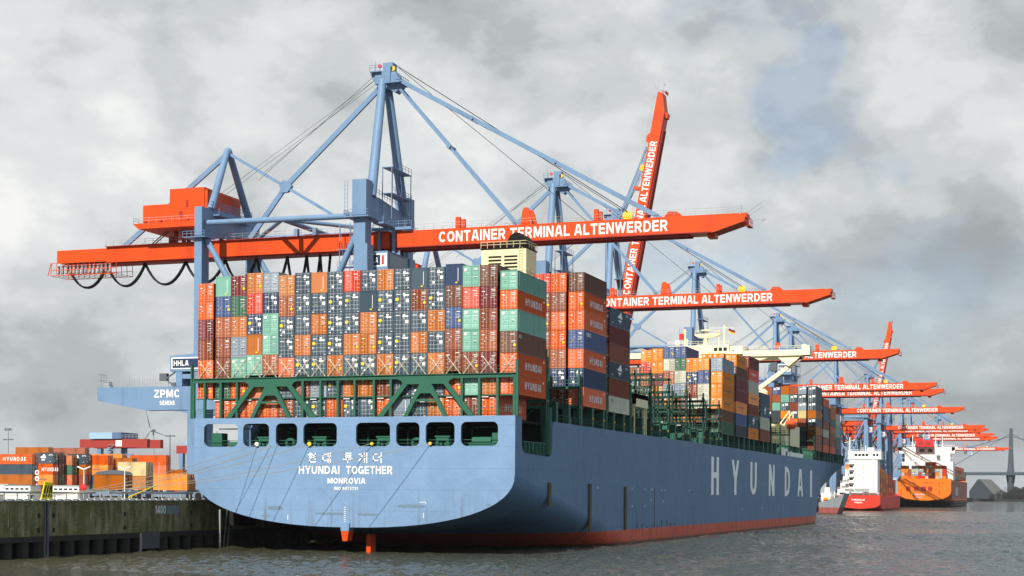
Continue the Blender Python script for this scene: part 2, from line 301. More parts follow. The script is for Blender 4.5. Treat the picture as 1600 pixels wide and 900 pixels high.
def _glyphs():
    a, b = .1, .9; G = {}
    G['A'] = (.84, [[(.09, 0), (.35, 1)], [(.75, 0), (.49, 1)], [(.33, b - .0), (.51, b - .0)], [(.19, .3), (.65, .3)]])
    G['B'] = (.74, [[(.1, 0), (.1, 1)], [(.2, b), (.42, b)] + _arc(.42, .71, .2, .19, 90, -90) + [(.2, .52)], [(.2, .5), (.44, .5)] + _arc(.44, .3, .2, .2, 90, -90) + [(.2, a)]])
    G['C'] = (.80, [_arc(.42, .5, .32, .4, 42, 318, 14)])
    G['D'] = (.80, [[(.1, 0), (.1, 1)], [(.2, b), (.36, b)] + _arc(.36, .5, .34, .4, 90, -90, 10) + [(.2, a)]])
    G['E'] = (.68, [[(.1, 0), (.1, 1)], [(.2, b), (.66, b)], [(.2, .5), (.62, .5)], [(.2, a), (.68, a)]])
    G['G'] = (.84, [_arc(.43, .5, .33, .4, 45, 330, 14) + [(.74, .42)], [(.48, .44), (.84, .44)], [(.74, .36), (.74, .05)]])
    G['H'] = (.78, [[(.1, 0), (.1, 1)], [(.68, 0), (.68, 1)], [(.2, .52), (.58, .52)]])
    G['I'] = (.2, [[(.1, 0), (.1, 1)]])
    G['K'] = (.78, [[(.1, 0), (.1, 1)], [(.66, 1), (.2, .42)], [(.32, .6), (.68, 0)]])
    G['L'] = (.64, [[(.1, 0), (.1, 1)], [(.2, a), (.64, a)]])
    G['M'] = (.94, [[(.1, 0), (.1, 1)], [(.84, 0), (.84, 1)], [(.16, 1), (.47, .1)], [(.78, 1), (.47, .1)]])
    G['N'] = (.78, [[(.1, 0), (.1, 1)], [(.68, 0), (.68, 1)], [(.14, .98), (.64, .02)]])
    G['O'] = (.86, [_arc(.43, .5, .33, .4, 0, 360, 20)])
    G['P'] = (.72, [[(.1, 0), (.1, 1)], [(.2, b), (.4, b)] + _arc(.4, .67, .22, .23, 90, -90) + [(.2, .44)]])
    G['R'] = (.78, [[(.1, 0), (.1, 1)], [(.2, b), (.42, b)] + _arc(.42, .68, .22, .22, 90, -90) + [(.2, .46)], [(.42, .42), (.68, 0)]])
    G['S'] = (.74, [_arc(.37, .7, .25, .2, 20, 250, 9) + _arc(.37, .3, .27, .2, 75, -160, 9)])
    G['T'] = (.74, [[(0, b), (.74, b)], [(.37, .8), (.37, 0)]])
    G['U'] = (.78, [[(.1, 1), (.1, .38)] + _arc(.39, .38, .29, .28, 180, 360, 10) + [(.68, 1)]])
    G['V'] = (.80, [[(.08, 1), (.37, .04)], [(.72, 1), (.43, .04)], [(.3, .06), (.5, .06)]])
    G['W'] = (1.12, [[(.07, 1), (.3, .03)], [(.56, 1), (.3, .03)], [(.56, 1), (.82, .03)], [(1.05, 1), (.82, .03)]])
    G['Y'] = (.80, [[(.08, 1), (.4, .42)], [(.72, 1), (.4, .42)], [(.4, .5), (.4, 0)]])
    G['Z'] = (.72, [[(.04, b), (.7, b)], [(.62, .86), (.1, .14)], [(.02, a), (.72, a)]])
    G['\u00dc'] = (.78, G['U'][1] + [[(.2, 1.25), (.2, 1.1)], [(.58, 1.25), (.58, 1.1)]])
    G['-'] = (.4, [[(.02, .42), (.38, .42)]])
    G['0'] = (.66, [_arc(.33, .5, .23, .4, 0, 360, 18)]); G['1'] = (.4, [[(.28, 0), (.28, 1)], [(.02, .76), (.22, .9)]])
    G['2'] = (.66, [_arc(.33, .68, .24, .22, 165, -40, 9) + [(.1, .16)], [(.04, a), (.66, a)]])
    G['3'] = (.66, [_arc(.32, .69, .22, .21, 150, -90, 9), _arc(.32, .3, .24, .2, 90, -150, 9)])
    G['4'] = (.70, [[(.52, 0), (.52, 1)], [(.48, .94), (.06, .34)], [(.02, .27), (.7, .27)]])
    G['7'] = (.64, [[(.02, b), (.6, b)], [(.56, .84), (.22, 0)]])
    G['8'] = (.68, [_arc(.34, .7, .2, .2, 0, 360, 14), _arc(.34, .3, .23, .2, 0, 360, 14)])
    G['9'] = (.66, [_arc(.33, .66, .23, .24, 0, 360, 14), _arc(.3, .52, .26, .42, 0, -110, 9)])
    return G
GL = _glyphs()
def ribbon(pl, t):
    n = len(pl); closed = n > 3 and abs(pl[0][0] - pl[-1][0]) < 1e-6 and abs(pl[0][1] - pl[-1][1]) < 1e-6; vs = []
    for i, q in enumerate(pl):
        pr = pl[i - 1] if i else (pl[-2] if closed else None); nx = pl[i + 1] if i < n - 1 else (pl[1] if closed else None)
        ds = []
        for s, e in ((pr, q), (q, nx)):
            if s and e:
                d = Vector((e[0] - s[0], e[1] - s[1]))
                if d.length > 1e-6: ds.append(d.normalized())
        d = sum(ds, Vector((0, 0)))
        d = d.normalized() if d.length > 1e-6 else ds[0]
        k = 1 / max(.5, abs(d.dot(ds[0]))); nrm = Vector((-d.y, d.x)) * t / 2 * k
        vs += [(q[0] + nrm.x, q[1] + nrm.y), (q[0] - nrm.x, q[1] - nrm.y)]
    return vs, [(2 * i, 2 * i + 1, 2 * i + 3, 2 * i + 2) for i in range(n - 1)]
_tg = {}
def text_geo(txt, bold=0.02):
    k = (txt, bold)
    if k in _tg: return _tg[k]
    if all(c in GL or c == ' ' for c in txt):
        t = .17 + bold * .6; x = 0; vs = []; fs = []
        for ch in txt:
            if ch == ' ': x += .36; continue
            w, st = GL[ch]
            for li, pl in enumerate(st):
                v_, f_ = ribbon(pl, t); o = len(vs); vs += [(x + a, b, li) for a, b in v_]; fs += [tuple(i + o for i in f) for f in f_]
            x += w + .13
        x0 = min(v[0] for v in vs); x1 = max(v[0] for v in vs); r = ([((a - x0) / (x1 - x0), b, l) for a, b, l in vs], fs); _tg[k] = r; return r
    cu = bpy.data.curves.new('t', 'FONT'); cu.body = txt; cu.size = 1; cu.offset = bold; cu.resolution_u = 3; cu.fill_mode = 'FRONT'
    cu.space_character = 1.0 + bold * 1.5
    o = bpy.data.objects.new('t', cu); C.objects.link(o); dg = bpy.context.evaluated_depsgraph_get(); dg.update()
    me = bpy.data.meshes.new_from_object(o.evaluated_get(dg)); vs = [(v.co.x, v.co.y) for v in me.vertices]; fs = [tuple(p.vertices) for p in me.polygons]
    bpy.data.objects.remove(o); bpy.data.curves.remove(cu); bpy.data.meshes.remove(me)
    x0 = min(v[0] for v in vs); x1 = max(v[0] for v in vs); y0 = min(v[1] for v in vs); y1 = max(v[1] for v in vs)
    r = ([((x - x0) / (x1 - x0), (y - y0) / (y1 - y0), 0) for x, y in vs], fs); _tg[k] = r; return r
def rrect(x0, z0, x1, z1, r, n=5):
    p = []
    for cx, cz, a in ((x1 - r, z1 - r, 0), (x0 + r, z1 - r, 90), (x0 + r, z0 + r, 180), (x1 - r, z0 + r, 270)):
        for i in range(n + 1):
            t = R_(a + 90 * i / n); p.append((cx + r * math.cos(t), cz + r * math.sin(t)))
    return p
def plate(mb, outer, holes, axis, a, b, mi=0):     # a flat plate with holes, cut from sheet of thickness |b-a|
    cu = bpy.data.curves.new('p', 'CURVE'); cu.dimensions = '2D'; cu.fill_mode = 'FRONT'
    for poly in [outer] + holes:
        sp = cu.splines.new('POLY'); sp.points.add(len(poly) - 1); sp.use_cyclic_u = True
        for i, q in enumerate(poly): sp.points[i].co = (q[0], q[1], 0, 1)
    o = bpy.data.objects.new('p', cu); C.objects.link(o); dg = bpy.context.evaluated_depsgraph_get(); dg.update()
    me = bpy.data.meshes.new_from_object(o.evaluated_get(dg)); vs = [(v.co.x, v.co.y) for v in me.vertices]; fs = [tuple(p.vertices) for p in me.polygons]
    bpy.data.objects.remove(o); bpy.data.curves.remove(cu); bpy.data.meshes.remove(me)
    def P(q, t): return {'x': (t, q[0], q[1]), 'y': (q[0], t, q[1])}[axis]
    mb.add([P(q, a) for q in vs], fs, mi); mb.add([P(q, b) for q in vs], fs, mi)
    for poly in [outer] + holes:
        n = len(poly); mb.add([P(q, a) for q in poly] + [P(q, b) for q in poly], [(i, (i + 1) % n, (i + 1) % n + n, i + n) for i in range(n)], mi)
def tag(o, label=None, cat=None, group=None, kind=None):
    if label: o['label'] = label
    if cat: o['category'] = cat
    if group: o['group'] = group
    if kind: o['kind'] = kind
    return o
def thing(name, label, cat, loc=(0, 0, 0), rz=0.0, group=None):
    o = bpy.data.objects.new(name, None); C.objects.link(o); o.location = loc; o.rotation_euler = (0, 0, rz); return tag(o, label, cat, group)
def copy_tree(o, parent=None):
    c = o.copy(); C.objects.link(c)
    if parent: c.parent = parent
    for ch in o.children: copy_tree(ch, c)
    return c
ORD = ['', 'first', 'second', 'third', 'fourth', 'fifth', 'sixth', 'seventh', 'eighth', 'ninth', 'tenth', 'eleventh', 'twelfth', 'thirteenth', 'fourteenth', 'fifteenth', 'sixteenth', 'seventeenth', 'eighteenth', 'nineteenth']
# ---------------------------------------------------------------- river, quay ground
import numpy as np
def build_river():
    g = np.random.default_rng(4); xs = np.arange(-40, 262, 0.55); ys = [-60.0]; st = 0.5
    while ys[-1] < 720: ys.append(ys[-1] + st); st = min(2.2, st * 1.0025)
    ys = np.array(ys); X, Y = np.meshgrid(xs, ys); Z = np.zeros_like(X)
    for k in range(34):
        lam = 1.3 * (4.8 / 1.3) ** g.random(); a = R_(205) + g.normal(0, .75); kx, ky = 2 * PI / lam * math.cos(a), 2 * PI / lam * math.sin(a)
        Z += lam * .0125 * np.sin(kx * X + ky * Y + g.random() * 7)
    P = np.zeros_like(X)
    for k in range(10):
        lam = g.uniform(25, 120); a = g.uniform(0, 6.28); P += np.sin(2 * PI / lam * (math.cos(a) * X + math.sin(a) * Y * .6) + g.random() * 7)
    Z *= 0.75 + 0.38 * np.clip(P / 3, -1, 1)
    edge = np.minimum.reduce([(X + 40) / 6, (262 - X) / 10, (Y + 60) / 6, (720 - Y) / 60]); Z *= np.clip(edge, 0, 1)
    ny, nx = X.shape; me = bpy.data.meshes.new('river'); co = np.stack([X, Y, Z], -1).reshape(-1, 3)
    ox = [(-9000, -2500, 0), (9000, -2500, 0), (9000, 16000, 0), (-9000, 16000, 0), (xs[0], ys[0], 0), (xs[-1], ys[0], 0), (xs[-1], ys[-1], 0), (xs[0], ys[-1], 0)]
    i = np.arange(ny * nx).reshape(ny, nx); q4 = np.stack([i[:-1, :-1], i[:-1, 1:], i[1:, 1:], i[1:, :-1]], -1).reshape(-1, 4); b = ny * nx
    fr = np.array([(b, b + 1, b + 5, b + 4), (b + 1, b + 2, b + 6, b + 5), (b + 2, b + 3, b + 7, b + 6), (b + 3, b, b + 4, b + 7)])
    co = np.vstack([co, np.array(ox, float)]); F = np.vstack([q4, fr])
    me.vertices.add(len(co)); me.vertices.foreach_set('co', co.ravel()); me.loops.add(F.size); me.loops.foreach_set('vertex_index', F.ravel())
    me.polygons.add(len(F)); me.polygons.foreach_set('loop_start', np.arange(len(F)) * 4); me.polygons.foreach_set('use_smooth', [True] * len(F)); me.update(); me.validate()
    me.materials.append(M['water']); o = bpy.data.objects.new('river', me); C.objects.link(o); tag(o, kind='structure')
build_river()
mb = MB(); mb.add([(-4000, -1200, 7.0), (-26.2, -1200, 7.0), (-26.2, 1750, 7.0), (-4000, 1750, 7.0)], [(0, 1, 2, 3)])
tag(mb.build('ground', M['apron']), kind='structure')

# quay wall: the concrete face on dark piles
quay = thing('quay_wall', 'mossy concrete quay wall on dark piles, left of the big blue ship', 'quay wall', (-25, 0, 0))
mb = MB()
for a, b in ((-140, -34.4), (-33.5, 30), (30.06, 120), (120.06, 400), (400.06, 1740)): mb.box(-1.2, a, 2.65, 0, b, 6.9)
mb.build('concrete_face', M['concrete'], quay)
mb = MB(); mb.box(-1.3, -140, 6.9, 0.15, 1740, 7.12); mb.build('coping', paint('coping_stone', (0.28, 0.27, 0.23), 0.85, 0.4, 0.8), quay)
mb = MB(); k = 0
for i in range(88): mb.box(-0.05, -139.2 + i * 1.6, 6.98, 0.19, -138.3 + i * 1.6, 7.2)
mb.build('edge_blocks', M['white'], quay)
mb = MB(); mb.box(-1.3, -140, 1.95, 0.02, 1740, 2.64); mb.build('waling', M['pile'], quay)
mb = MB(); mb.box(-2.4, -140, -6, -1.5, 1740, 1.94)
mb.build('sheet_piling', M['dark'], quay)
for i in range(34):
    mb = MB(); y = -60 + i * 3.1
    mb.tube((-.85, y + .75, -6), (-.85, y + .75, 2.63), .8, n=16); mb.build('pile', M['pile'], quay, smooth=True)
mb = MB(); mb.box(-0.05, -34.38, 0, 0.12, -34.1, 6.9); mb.box(-0.05, -33.8, 0, 0.14, -33.5, 6.9)
mb.build('joint_channel', M['dgrey'], quay)
for y in (-35.6, -32.6, -17.2, -0.5):
    for z in (3.1, 4.9):
        mb = MB(); mb.box(-0.1, y, z, 0.03, y + 0.45, z + 0.55); mb.build('recess', M['black'], quay)
mb = MB(); mb.box(-0.1, -6.75, 5.05, 0.05, -3.5, 6.25); mb.build('patch_panel', paint('patch_grey', (0.2, 0.22, 0.23), .8, .2), quay)
mb = MB(); mb.text('1400', (0.02, -9.7, 5.1), (0, 1, 0), (0, 0, 1), 2.7, 1.2, bold=0.03); mb.build('lettering', M['white'], quay)
mb = MB(); mb.box(-1.3, -13.2, 0.4, 0.1, -8.6, 2.6); mb.build('fender_board', paint('fender_board', (0.09, 0.095, 0.1), .8, .3), quay)
mb = MB(); mb.tube((0.15, -13.4, 0), (0.15, -13.4, 2.6), .14)
for y in (8.5, 9.6): mb.tube((0.15, y, -0.5), (0.15, y + 1.2, 7), .1)
mb.tube((0.3, 7.2, 0), (0.3, 7.2, 5.6), .16); mb.build('ladder_pipe', M['grey'], quay)
mb = MB()
for x, z in ((-0.25, 4.7),): mb.box(0.05, 10, 3.2, 2.0, 15, 5.6)
mb.build('fender', M['black'], quay)

# ---------------------------------------------------------------- the big blue container ship
ship = thing('container_ship', 'huge light blue container ship lying stern on at the quay', 'container ship')
DK = 18.65; HB = 24.25
def zf(y): return 10.9 * max(0.0, 1 - (y + .8) / 62.8)
def lerp_tab(t, x):
    if x <= t[0][0]: return t[0][1]
    for (a, b), (c, d) in zip(t, t[1:]):
        if x <= c: return b + (d - b) * (x - a) / (c - a)
    return t[-1][1]
def hull_part(name, stations, ring, mat, parent, both=True):
    mb = MB(); rows = []
    for y in stations:
        h = ring(y); rows.append([(x, y, z) for x, z in h] + [(-x, y, z) for x, z in h[::-1]])
    n = len(rows[0]); vs = [p for r in rows for p in r]; fs = []
    for j in range(len(rows) - 1):
        for i in range(n - 1): fs.append((j * n + i, j * n + i + 1, (j + 1) * n + i + 1, (j + 1) * n + i))
    mb.add(vs, fs); return mb.build(name, mat, parent, smooth=True)
ZK = [(-.8, 3.48), (5, 3.1), (12, 2.3), (22, 0.6), (32, -1.6), (45, -5), (62, -13)]
EX = [(-.8, 2.3), (30, 2.05), (62, 2.6)]
def ring_aft(y):
    z0 = zf(y); zk = lerp_tab(ZK, y); n = lerp_tab(EX, y); r = []
    for i in range(23):
        t = PI / 2 * i / 22; c, s = math.cos(t), math.sin(t)
        r.append((HB * c ** (2 / n), z0 - (z0 - zk) * s ** (2 / n)))
    return r
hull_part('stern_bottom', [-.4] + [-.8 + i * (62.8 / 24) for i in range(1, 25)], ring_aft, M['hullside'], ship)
BD = [(255, 24.25), (320, 24.25), (335, 23.2), (348, 19.5), (358, 13), (364, 5), (366, 0.3)]
BWL = [(255, 24.25), (262, 23.9), (275, 22.3), (290, 19), (310, 13.2), (330, 7), (345, 2.2), (352, 0.2), (366, 0.1)]
def ring_bow(y):
    bd = lerp_tab(BD, y); bw = lerp_tab(BWL, y); r = []
    for i in range(15):
        t = i / 14; z = DK + (-3 - DK) * t; f = max(0, z) / DK
        f2 = f ** 1.25
        if y > 350: f2 = max(0, (f - (y - 350) / 22)) ** 1.1
        r.append((bw + (bd - bw) * min(1, f2), z + (2.6 * max(0, (y - 322) / 44) * (1 - t) if y > 322 else 0)))
    return r
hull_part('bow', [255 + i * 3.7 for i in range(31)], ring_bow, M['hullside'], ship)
# flat sides with the open mooring recess cut into them
def side_poly():
    p = [(-.4, zf(-.4)), (-.4, DK), (1.9, DK), (1.9, 15.4)]
    for i in range(1, 6): t = R_(180 + 90 * i / 6); p.append((3.6 + 1.7 * math.cos(t), 15.4 + 1.7 * math.sin(t)))
    for i in range(0, 6): t = R_(270 + 90 * i / 6); p.append((13.3 + 1.7 * math.cos(t), 15.2 + 1.7 * math.sin(t)))
    p += [(15.0, 15.2), (15.0, DK - .9), (15.8, DK - .1), (255, DK), (255, -3), (62, -3), (62, zf(62))]
    return p
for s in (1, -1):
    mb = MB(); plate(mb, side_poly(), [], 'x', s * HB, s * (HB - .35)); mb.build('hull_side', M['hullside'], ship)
# transom with eight openings
WINS = [(-22.7, -17.25), (-16.4, -12.3), (-11.25, -7.9), (-6.95, -1.8), (1.1, 6.2), (7.1, 10.55), (11.45, 15.65), (16.55, 21.85)]
n = 2.3; po = [(HB, DK), (-HB, DK)]
arc = []
for i in range(33):
    t = PI * i / 32; c, s = math.cos(t), math.sin(t)
    arc.append((-HB * abs(c) ** (2 / n) * (1 if c >= 0 else -1), 10.9 - 7.42 * s ** (2 / n)))
mb = MB(); plate(mb, po + arc, [rrect(a, 14.62, b, 17.85, .75) for a, b in WINS], 'y', -.8, -.4)
mb.build('transom', M['hull'], ship)
# name on the transom (Hangul drawn as strokes so the bold square style matches)
mb = MB(); T = M['white']; Y = -.83
def strokes(mb, x, z, w, h, segs, t=0.2):
    for a in segs:
        if a[0] == 'o':
            _, cx, cz, r = a; k = 14; r1 = r * w; r0 = r1 - t
            P = [(x + cx * w + rr * math.cos(2 * PI * i / k), Y, z + cz * h + rr * math.sin(2 * PI * i / k)) for rr in (r0, r1) for i in range(k)]
            mb.add(P, [(i, (i + 1) % k, (i + 1) % k + k, i + k) for i in range(k)])
        else:
            x0, z0, x1, z1 = a; p = Vector((x + x0 * w, Y, z + z0 * h)); q = Vector((x + x1 * w, Y, z + z1 * h)); d = (q - p).normalized(); s_ = Vector((-d.z, 0, d.x)) * t / 2
            p = p - d * t / 2; q = q + d * t / 2; mb.add([p - s_, q - s_, q + s_, p + s_], [(0, 1, 2, 3)])
G = {'hyeon': [(.22, .97, .38, .97), (.05, .82, .55, .82), ('o', .3, .58, .17), (.85, 1, .85, .32), (.62, .72, .85, .72), (.62, .52, .85, .52), (.2, .28, .2, .05), (.2, .05, .88, .05)],
     'dae': [(.05, .85, .45, .85), (.05, .85, .05, .2), (.05, .2, .48, .2), (.65, .95, .65, .05), (.9, 1, .9, 0), (.65, .5, .9, .5)],
     'tu': [(.15, .97, .85, .97), (.15, .76, .85, .76), (.15, .56, .85, .56), (.15, .97, .15, .56), (.0, .34, 1, .34), (.5, .34, .5, 0)],
     'ge': [(.05, .85, .4, .85), (.4, .85, .32, .5), (.32, .5, .05, .2), (.66, .95, .66, .05), (.92, 1, .92, 0), (.42, .52, .66, .52)],
     'deo': [(.05, .85, .5, .85), (.05, .85, .05, .22), (.05, .22, .55, .22), (.92, 1, .92, 0), (.62, .55, .92, .55)]}
for g, x in (('hyeon', -6.2), ('dae', -3.95), ('tu', -0.75), ('ge', 1.55), ('deo', 3.7)):
    strokes(mb, x, 12.4, 1.32, 1.3, G[g], 0.17)
mb.build('hangul_lettering', M['white'], ship)
for s, x0, x1, z0, z1 in (('HYUNDAI', -7.6, -1.35, 10.8, 11.93), ('TOGETHER', -0.35, 6.6, 10.8, 11.93), ('MONROVIA', -3.15, 2.6, 9.48, 10.27), ('IMO 9473731', -2.15, 1.45, 8.6, 9.05)):
    mb = MB(); mb.text(s, (x0, Y, z0), (1, 0, 0), (0, 0, 1), x1 - x0, z1 - z0, bold=0.035); mb.build('lettering', M['white'], ship)
mb = MB()
for i in range(9): mb.box(-.6, Y, 3.95 + i * .28, -.38, Y + .02, 4.05 + i * .28)
mb.box(11.2, Y, 4.9, 11.28, Y + .02, 5.6); mb.box(-9.3, Y, 4.4, -9.2, Y + .02, 5.1); mb.box(10.6, Y, 7.0, 11.6, Y + .02, 7.08); mb.box(11.5, Y, 6.8, 11.6, Y + .02, 7.08)
mb.build('draft_marks', M['white'], ship)
mb = MB()
def hull_letter(mb, ch, y0, y1, zb, zt):
    vs, fs = [], []; w, st = GL[ch]; W = y1 - y0; H = zt - zb; t = 2.4 if ch != 'I' else 3.2
    sc = W / w
    for li, pl in enumerate(st):
        v_, f_ = ribbon([(a * sc, b * H * 2.0) for a, b in pl], t); mb.add([(HB + .04 + li * .005, y0 + a, zb + min(H, max(0, b / 2.0))) for a, b in v_], f_)
for ch, y0, y1, zb, zt in (('H', 120.2, 127.0, 8.3, 16.2), ('Y', 141, 148.3, 8.3, 16.1), ('U', 162.2, 169.4, 8.25, 16.0), ('N', 185.9, 193.3, 8.15, 15.9), ('D', 208.9, 216.3, 8.1, 15.8), ('A', 229.4, 237.9, 8.0, 15.6), ('I', 251.2, 254.2, 7.85, 15.5)):
    mb = MB(); hull_letter(mb, ch, y0, y1, zb, zt); mb.build('hull_letter', M['letter'], ship)
mb = MB()
for y, z in ((37.5, 9.2), (58, 9.1), (66, 9.1), (71, 9.1), (78, 9.0), (80.5, 9.0), (70.5, 7.2), (79.5, 7), (66, 6.2), (58, 6.2), (100, 9), (122, 9), (176, 5.2), (152, 5.0)):
    mb.box(HB + .02, y, z, HB + .04, y + .9, z + .12); mb.box(HB + .02, y + .4, z, HB + .04, y + .52, z + .4)
mb.build('side_lettering', M['white'], ship)
mb = MB()
for y, z0, z1 in ((13, 5.5, 9.9), (32.8, 1.5, 9.9), (53.2, 1.5, 9.6)): mb.box(HB, y, z0 + 1, HB + .25, y + 1.1, z1)
mb.build('fender_strake', paint('worn_olive', (0.10, 0.10, 0.06), .8, .4), ship)
mb = MB()
for i in range(9):
    y = 62 + i * 3.4 + rnd.uniform(-.8, .8); mb.box(HB, y, 2.5, HB + .02, y + rnd.uniform(.2, .7), 2.5 + rnd.uniform(.3, 1.3))
mb.box(HB, 73.2, 2.5, HB + .03, 73.5, 9.3)
mb.build('scuff', paint('rust_scuff', (0.09, 0.045, 0.035), .8, .3), ship)
mb = MB(); mb.prism([(-1.05, 4.1), (.35, 4.1), (.25, 3.0), (-.95, 3.0)], 'y', -1.1, .5, 0); mb.build('rudder_post', M['hull'], ship)
mb = MB(); mb.prism([(-.93, 3.0), (.23, 3.0), (0.0, 1.6), (-.7, 1.6)], 'y', -1.05, .5, 0); mb.build('post_tip', M['red'], ship)
mb = MB(); mb.prism([(1.25, -2), (1.25, 2.2), (1.4, 2.5), (1.75, 2.5), (1.9, 2.2), (1.9, -2)], 'y', 2.5, 4.2, 0); mb.build('rudder', M['red'], ship)
def blotch(pts, name, col):
    for cx_, cz_, rx_, rz_ in pts:
        mb = MB(); k = 22; mb.add([(cx_ + rx_ * math.cos(2 * PI * i / k) * (1 + .18 * math.sin(5 * i)), -.825, cz_ + rz_ * math.sin(2 * PI * i / k) * (1 + .2 * math.cos(3 * i))) for i in range(k)], [tuple(range(k))]); mb.build(name, paint(name + '_grey', col, .8, .6, 3.0), ship)
blotch([(-11.2, 6.05, 1.3, .28), (-12.6, 4.95, .8, .1), (-2.6, 5.35, 2.6, .14), (3.0, 5.3, 1.7, .16), (9.5, 6.5, 2.2, .22), (20.6, 6.8, .4, .1)], 'worn_patch', (.15, .22, .29))
mb = MB()
for a, b in WINS:
    mb.tube((a + .7, 1.6, 14.1), (a + .7, 1.6, 16.9), .05, n=6); mb.tube((b - 1.1, 2.2, 14.1), (b - 1.1, 2.2, 15.0), .28, n=10); mb.tube((b - 1.7, 2.2, 14.1), (b - 1.7, 2.2, 15.0), .28, n=10)
    mb.beam((a, 3.4, 17.3), (b, 3.4, 17.3), .16, .16)
mb.build('deck_fittings', M['green'], ship)
for a, b in WINS[1:7:2]:
    mb = MB()
    for k in range(5): mb.tube((a + .9, 1.0, 14.14 + k * .1), (a + .9, 1.0, 14.22 + k * .1), .5 - k * .03, n=14)
    mb.build('rope_coil', M['rope'], ship)
# decks, bulkheads, hatch coamings
mb = MB(); mb.box(-23.8, -.35, 13.6, 23.8, 17.4, 14.1); mb.build('mooring_deck', M['dgreen'], ship)
mb = MB(); mb.box(-21.6, 0.0, 18.2, 21.6, 17.4, 18.5); mb.build('poop_deck', M['dark'], ship)
mb = MB(); mb.box(-23.8, 17.4, 13, 23.8, 17.8, 18.6); mb.build('bulkhead', M['dark'], ship)
mb = MB(); mb.box(-23.85, 17.8, 18.2, 23.85, 326, 18.55); mb.build('main_deck', M['dgreen'], ship)
mb = MB(); mb.box(-22.6, 30.3, 18.56, 22.6, 330, 21.3); mb.build('hatch_coaming', M['dark'], ship)
mb = MB()
for a, b in WINS[0:8]:
    mb.beam((a, 0.2, 15.5), (b, 0.2, 15.5), .07, .07); mb.beam((a, 0.2, 15.05), (b, 0.2, 15.05), .05, .05)
mb.build('guard_rail', M['green'], ship)
def bitt(x, w=2.2):
    mb = MB(); mb.prism([(x - w / 2, 14.1), (x - w / 2 + .2, 15.9), (x + w / 2 - .2, 15.9), (x + w / 2, 14.1), (x + w / 2 - .45, 14.1), (x + w / 2 - .55, 15.4), (x - w / 2 + .55, 15.4), (x - w / 2 + .45, 14.1)], 'y', .4, 1.3)
    mb.box(x - w / 2, .3, 15.85, x + w / 2, 1.4, 16.05); mb.tube((x - .35, .8, 14.1), (x - .35, .8, 15.4), .22); mb.tube((x + .35, .8, 14.1), (x + .35, .8, 15.4), .22)
    mb.build('fairlead', M['green'], ship)
for x in (-13.7, -5.0, 4.7, 13.4): bitt(x)
for x in (-9.6, 9.6):
    mb = MB(); k = 16
    for r0, r1 in ((.42, .75),):
        vs = [(x + r * math.cos(2 * PI * i / k), yy, 15.1 + r * math.sin(2 * PI * i / k)) for yy in (.3, .8) for r in (r0, r1) for i in range(k)]
        fs = [(i + a, (i + 1) % k + a, (i + 1) % k + b, i + b) for a, b in ((0, k), (2 * k, 3 * k), (0, 2 * k), (k, 3 * k)) for i in range(k)]
        mb.add(vs, fs)
    mb.box(x - .6, .35, 14.1, x + .6, .75, 14.5); mb.build('fairlead_ring', M['green'], ship)
mb = MB(); mb.tube((17.6, 1.2, 15.3), (20.3, 1.2, 15.3), .6, n=16); mb.box(17.2, .4, 14.1, 20.6, 2.0, 15.1); mb.box(20.6, .3, 14.1, 21.6, 2, 16.4); mb.build('winch', M['green'], ship)
mb = MB(); mb.box(-22.3, .6, 14.1, -20.6, 2.2, 16.6); mb.tube((-20, 2, 14.9), (-17.6, 2, 14.9), .5, n=14); mb.build('winch', M['green'], ship)
mb = MB()
for i in range(6): mb.tube((HB - .5, 4.3 + i * 1.55, 13.9), (HB - .5, 4.3 + i * 1.55, 15.3), .33, n=12)
mb.beam((HB - .5, 3.6, 15.35), (HB - .5, 13.0, 15.35), .5, .14); mb.build('roller_fairlead', M['green'], ship)
mb = MB(); mb.tube((HB - .7, 14.3, 13.8), (HB - .7, 14.3, 20.5), .8, n=14); mb.build('pillar', M['green'], ship)
# pedestals along both sides
ped = None
for s in (1, -1):
    for i in range(54):
        y = 18.2 + i * 6.0
        if y > 325: break
        if ped is None:
            mb = MB(); mb.prism([(-.55, 0), (-.4, 2.9), (.4, 2.9), (.55, 0)], 'x', -.5, .45)
            mb.box(-.52, -.75, 2.7, .5, .75, 2.95); ped = mb.build('pedestal', M['green'], ship); q = ped
        else:
            q = ped.copy(); C.objects.link(q)
            if s == -1 and i % 1: continue
        q.location = (s * 23.45, y, 18.56)
mb = MB()
mb.rail((23.9, 18, DK), (23.9, 320, DK), 1.0, 1.5, .045); mb.build('side_rail', M['green'], ship)
# lashing bridges
def bridge(y, ztop, nx=11, z0=18.56, lev=(21.5, 24.4, 27.3, 29.6), w=0.28, d=1.1):
    mb = MB()
    for i in range(nx):
        x = -23.9 + i * 47.8 / (nx - 1); mb.box(x - w / 2, y, z0, x + w / 2, y + w, ztop); mb.box(x - .09, y + d - .2, z0, x + .09, y + d, ztop - 1)
    for z in lev:
        if z < ztop: mb.box(-24.05, y, z - .3, 24.05, y + d, z + .1); mb.rail((-24, y, z), (24, y, z), 1.0, 1.25, .08)
    for i in range(0, nx - 1, 2):
        x = -23.9 + i * 47.8 / (nx - 1); x1 = x + 47.8 / (nx - 1)
        mb.beam((x, y + d / 2, z0), (x1, y + d / 2, min(ztop, lev[-1])), .12, .12)
    return mb.build('lashing_bridge', M['green'] if y < 60 else M['dgreen'], ship)
bridge(12.9, 28.6); bridge(28.6, 27.2, lev=(21.5, 24.4)); bridge(43.0, 27.8); bridge(57.4, 27.8)
for y, z in ((71, 30.2), (84.5, 29.7), (98.6, 29.4), (113.5, 28.8), (128.6, 28.2), (189.2, 28), (203, 26.5), (217, 26.5), (260.4, 27.5)): bridge(y, z, 18 if y < 140 else 11)
